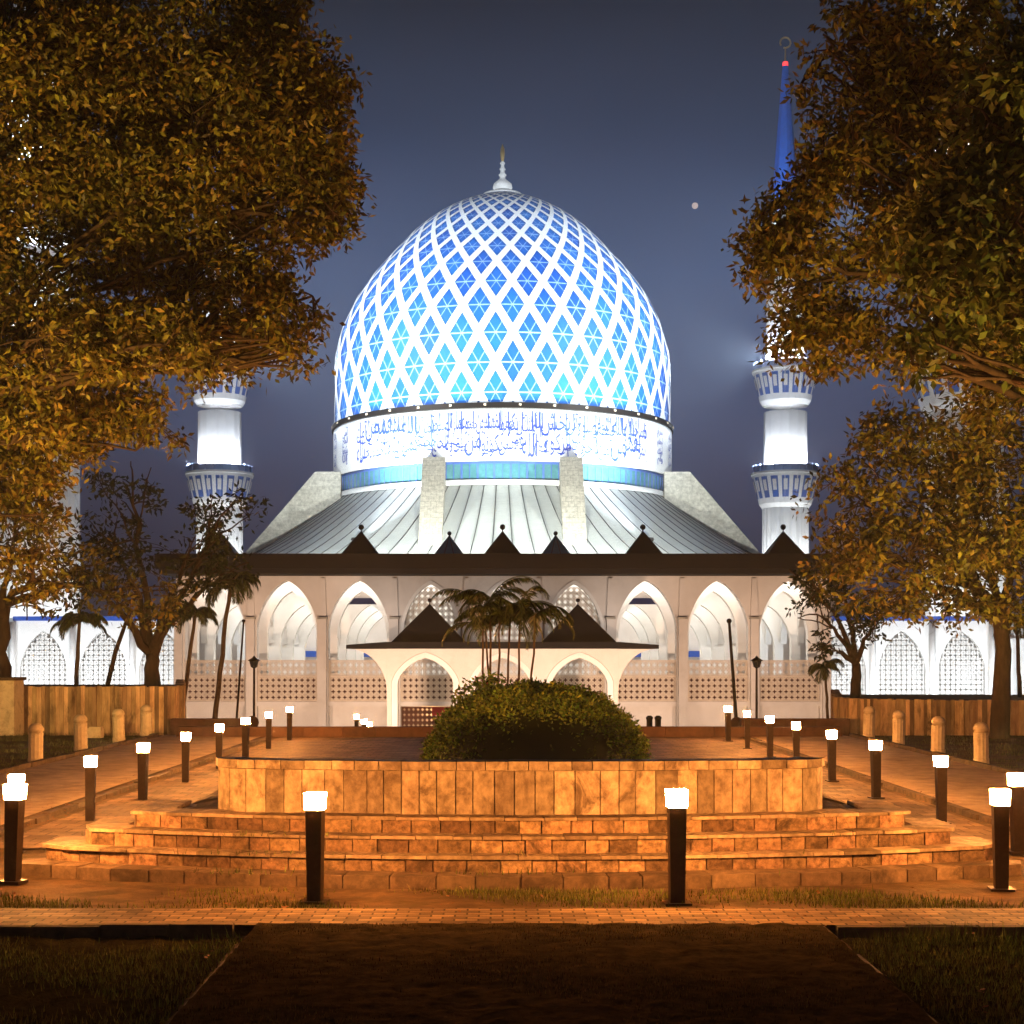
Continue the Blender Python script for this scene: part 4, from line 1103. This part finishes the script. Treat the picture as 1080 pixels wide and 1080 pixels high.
cc = rng.normal(size=(130, 3)); cc /= np.linalg.norm(cc, axis=1)[:, None]; cc = cc * np.array([.85, .5, .75]) * rng.random((130, 1)) ** .4 + np.array([-.1, 22.3, -1.05])
V, Fc = leaves(cc, np.full(130, .14), 22, .10, .045, .1); np_mesh('foliage', V, Fc, LEAFH, hb, (-.1, 22.3, -1.8)).location = (0, 0, 0)
fc = cc[rng.random(130) < .3]; V, Fc = leaves(fc + np.array([0, -.05, .06]), np.full(len(fc), .07), 5, .05, .04, 0); np_mesh('flowers', V, Fc, FLOWER, hb, (-.1, 22.3, -1.8)).location = (0, 0, 0)

# palms
def palm(label, base, top, r, nf, fl, droop=1.0, stems=None, lf=.30, leafw=.035, group=None, cat='palm', bark=None):
    t = empty('palm_tree', base); tag(t, label, cat, group)
    mb = MB(); st = stems or [(base, top)]
    Vs = []; Fs_ = []; nv = 0
    rb = MB()
    for b_, tp in st:
        pts = curve3(b_, tp, 0, 8, .006)
        mb.tube([Vector(b_) - Vector((0, 0, .5))] + pts, [r * 1.3] + [r * (1 - .35 * i / 8) for i in range(9)], 8)
        tv = Vector(tp)
        for k in range(nf):
            az = 2 * PI * k / nf + random.uniform(-.3, .3); el = random.uniform(.15, 1.25)
            L_ = fl * random.uniform(.75, 1.1)
            p = tv.copy(); dirh = Vector((math.cos(az), math.sin(az), 0)); seg = 12; path = [p.copy()]
            ang = el
            for s_ in range(seg):
                ang -= droop * (.09 + .16 * s_ / seg) * random.uniform(.8, 1.2)
                p = p + (dirh * math.cos(ang) + Vector((0, 0, math.sin(ang)))) * (L_ / seg); path.append(p.copy())
            rb.tube(path, [.022 * fl / 2 * (1 - .8 * i / seg) + .003 for i in range(seg + 1)], 3, False)
            side = dirh.cross(Vector((0, 0, 1)))
            for s_ in range(2, seg * 3):
                u = s_ / 3; i0 = min(int(u), seg - 1); q = path[i0].lerp(path[i0 + 1], u - i0); fwd = (path[i0 + 1] - path[i0]).normalized()
                ll = fl * lf * math.sin(PI * min(1, (u / seg) * .85 + .12)) ** .7
                for sg in (-1, 1):
                    dr = (side * sg * .75 + fwd * .6 + Vector((0, 0, -.55 + random.uniform(-.25, .2)))).normalized()
                    e_ = q + dr * ll * random.uniform(.8, 1.1); m_ = q.lerp(e_, .5) + Vector((0, 0, .06 * ll))
                    wv = fwd * leafw * fl
                    Vs += [tuple(q), tuple(m_ + wv * .5), tuple(e_ - Vector((0, 0, .15 * ll))), tuple(m_ - wv * .5)]
                    Fs_ += [(nv, nv + 1, nv + 2), (nv, nv + 2, nv + 3)]; nv += 4
    o = mb.build('trunk', bark or BARKL, t, True, loc=base); o.location = (0, 0, 0)
    rb.add([], [])
    o = rb.build('frond_stem', PALML, t, loc=base); o.location = (0, 0, 0)
    np_mesh('fronds', Vs, Fs_, PALML, t, base).location = (0, 0, 0)
    return t
g = 'slim palms before the facade'
palm('slim palm with bare trunk, tallest left of the facade', P(226, 765, 54), P(243, 615, 54), .10, 15, 1.5, 1.25, group=g)
palm('slim palm rising behind the left planter end', P(190, 765, 55), P(206, 648, 55), .09, 13, 1.3, 1.2, group=g)
palm('small dark palm standing in the left planter', P(80, 730, 53), P(84, 655, 53), .09, 14, 1.3, 1.1, group=g)
palm('small palm beside the right planter end', P(874, 768, 54), P(870, 704, 54), .06, 11, 1.0, 1.35, group=g)
palm('dark palm behind the trunk at right edge', P(1076, 740, 56), P(1072, 655, 56), .09, 13, 1.4, 1.1, group=g)
sx0 = P(530, 0, 23.5)[0]
st = []
for px, tx, ty in ((512, 508, 642), (519, 517, 632), (525, 527, 650), (523, 512, 662), (546, 548, 640), (553, 566, 648), (530, 538, 656)):
    a = P(px, 690, 23.5 + random.uniform(-.3, .3)); b_ = P(tx, ty, 23.5 + random.uniform(-.3, .3)); st.append(((a[0], a[1], -1.8), b_))
palm('clump of slender palms rising above the hedge mound', (sx0, 23.5, -1.8), None, .022, 7, .95, 1.05, stems=st, lf=.20, leafw=.020)
# bare dark leaning stem in the left planter
mb = MB(); a, b_ = Vector(P(112, 728, 53)), Vector(P(137, 645, 53)); mb.tube([Vector((0, 0, -.5)), Vector((0, 0, 0)), (b_ - a) * .5 + Vector((-.08, 0, 0)), b_ - a], [.10, .09, .08, .06], 8)
o = mb.build('bare_trunk', BARK, None, True); o.location = a; tag(o, 'thin bare leaning trunk beside the forked tree', 'trunk')

# ------------------------------------------------------------------ grass, tufts, litter
def blades(name, n, region, zfun, h, label, mat=GRASS, w_=.006, patch=None):
    x0, x1, y0, y1 = region
    x = rng.uniform(x0, x1, n); y = rng.uniform(y0, y1, n)
    if patch is not None:
        v = np.sin(x * 2.1 + 1.3 * np.sin(y * 1.7)) + np.sin(y * 2.9 + x * .7) + rng.normal(0, .6, n)
        k = v > patch; x, y = x[k], y[k]
    n = len(x); z = np.array([zfun(a, b_) for a, b_ in zip(x, y)]) + .01
    az = rng.random(n) * 2 * PI; hh = h * rng.uniform(.4, 1.3, n); le = rng.uniform(.2, 1.0, n) * hh
    dx, dy = np.cos(az), np.sin(az)
    b1 = np.stack([x - dy * w_, y + dx * w_, z - .02], 1); b2 = np.stack([x + dy * w_, y - dx * w_, z - .02], 1)
    tp = np.stack([x + dx * le, y + dy * le, z + hh], 1)
    V = np.stack([b1, b2, tp], 1).reshape(-1, 3); i = np.arange(n) * 3
    o = np_mesh(name, V, np.stack([i, i + 1, i + 2], 1), mat); tag(o, label, 'grass', kind='stuff')
blades('grass', 26000, (-7, -2.3, 8.5, 13.45), lambda x, y: -2.52, .05, 'dark short grass on the lawn left of the path', patch=-.6)
blades('grass', 26000, (3.0, 7, 8.5, 13.45), lambda x, y: -2.52, .055, 'dark short grass on the lawn right of the path', patch=-.8)
blades('grass', 40000, (-2.15, 2.82, 8.5, 13.5), lambda x, y: -2.41, .018, 'sparse dry grass growing in the centre path', DRYG, patch=.1)
blades('grass', 26000, (-7, 7, 14.45, 15.65), lambda x, y: -2.44, .05, 'patchy grass strip between sidewalk and steps', patch=.45)
blades('grass', 1400, (-4.6, 4.9, 15.8, 16.5), lambda x, y: -2.3 if y < 16.1 else -2.13 if y < 16.3 else -1.95, .06, 'weeds sprouting from the joints of the steps', patch=1.3)
blades('grass', 14000, (-15, -10.3, 30, 46.5), lambda x, y: -2.44, .07, 'thin grass round the left stone bollards', patch=0)
blades('grass', 14000, (10.4, 16, 30, 45), lambda x, y: -2.44, .07, 'thin grass round the right stone bollards', patch=0)
blades('grass', 5000, (-7, -2.3, 13.1, 13.55), lambda x, y: -2.5, .13, 'long grass tufts against the left sidewalk kerb', patch=.9)
blades('grass', 5000, (3.0, 7, 13.1, 13.55), lambda x, y: -2.5, .13, 'long grass tufts against the right sidewalk kerb', patch=.9)
def litter(n, region, zfun, label):
    x0, x1, y0, y1 = region
    x = rng.uniform(x0, x1, n); y = rng.uniform(y0, y1, n); z = np.array([zfun(a, b_) for a, b_ in zip(x, y)]) + .035
    V, Fc = leaves(np.stack([x, y, z], 1), np.full(n, .03), 1.6, .06, .032, .0)
    zc = V[:, 2].reshape(-1, 4).mean(1).repeat(4); V[:, 2] = zc + (V[:, 2] - zc) * .3 - .01
    tag(np_mesh('fallen_leaves', V, Fc, LITTER), label, 'leaves', kind='stuff')
litter(170, (-6.6, 6.9, 19, 44), zf, 'brown fallen leaves scattered on the terrace')
litter(160, (-7.3, -6.5, 15, 42), zf, 'brown fallen leaves along the left kerb')
litter(160, (6.8, 7.6, 15, 42), zf, 'brown fallen leaves along the right kerb')
litter(120, (-6, 6, 13.6, 15.6), lambda x, y: -2.44, 'brown fallen leaves on the sidewalk before the steps')
litter(60, (-10, 10, 9, 13.4), lambda x, y: -2.5, 'brown fallen leaves on the dark front lawn')

# humid night air that glows round the lamps and floodlights
hz = bpy.data.materials.new('haze_air'); hz.use_nodes = True; nt = hz.node_tree
nt.nodes.remove(nt.nodes['Principled BSDF'])
pv = nt.nodes.new('ShaderNodeVolumePrincipled'); pv.inputs['Color'].default_value = (.72, .84, 1, 1); pv.inputs['Density'].default_value = .00075; pv.inputs['Anisotropy'].default_value = .2
nt.links.new(pv.outputs[0], nt.nodes['Material Output'].inputs['Volume'])
mb = MB(); mb.box2(-1000, 1000, -120, 1600, -8.5, 125); tag(mb.build('haze', hz), kind='stuff', label='thin humid night haze filling the air')
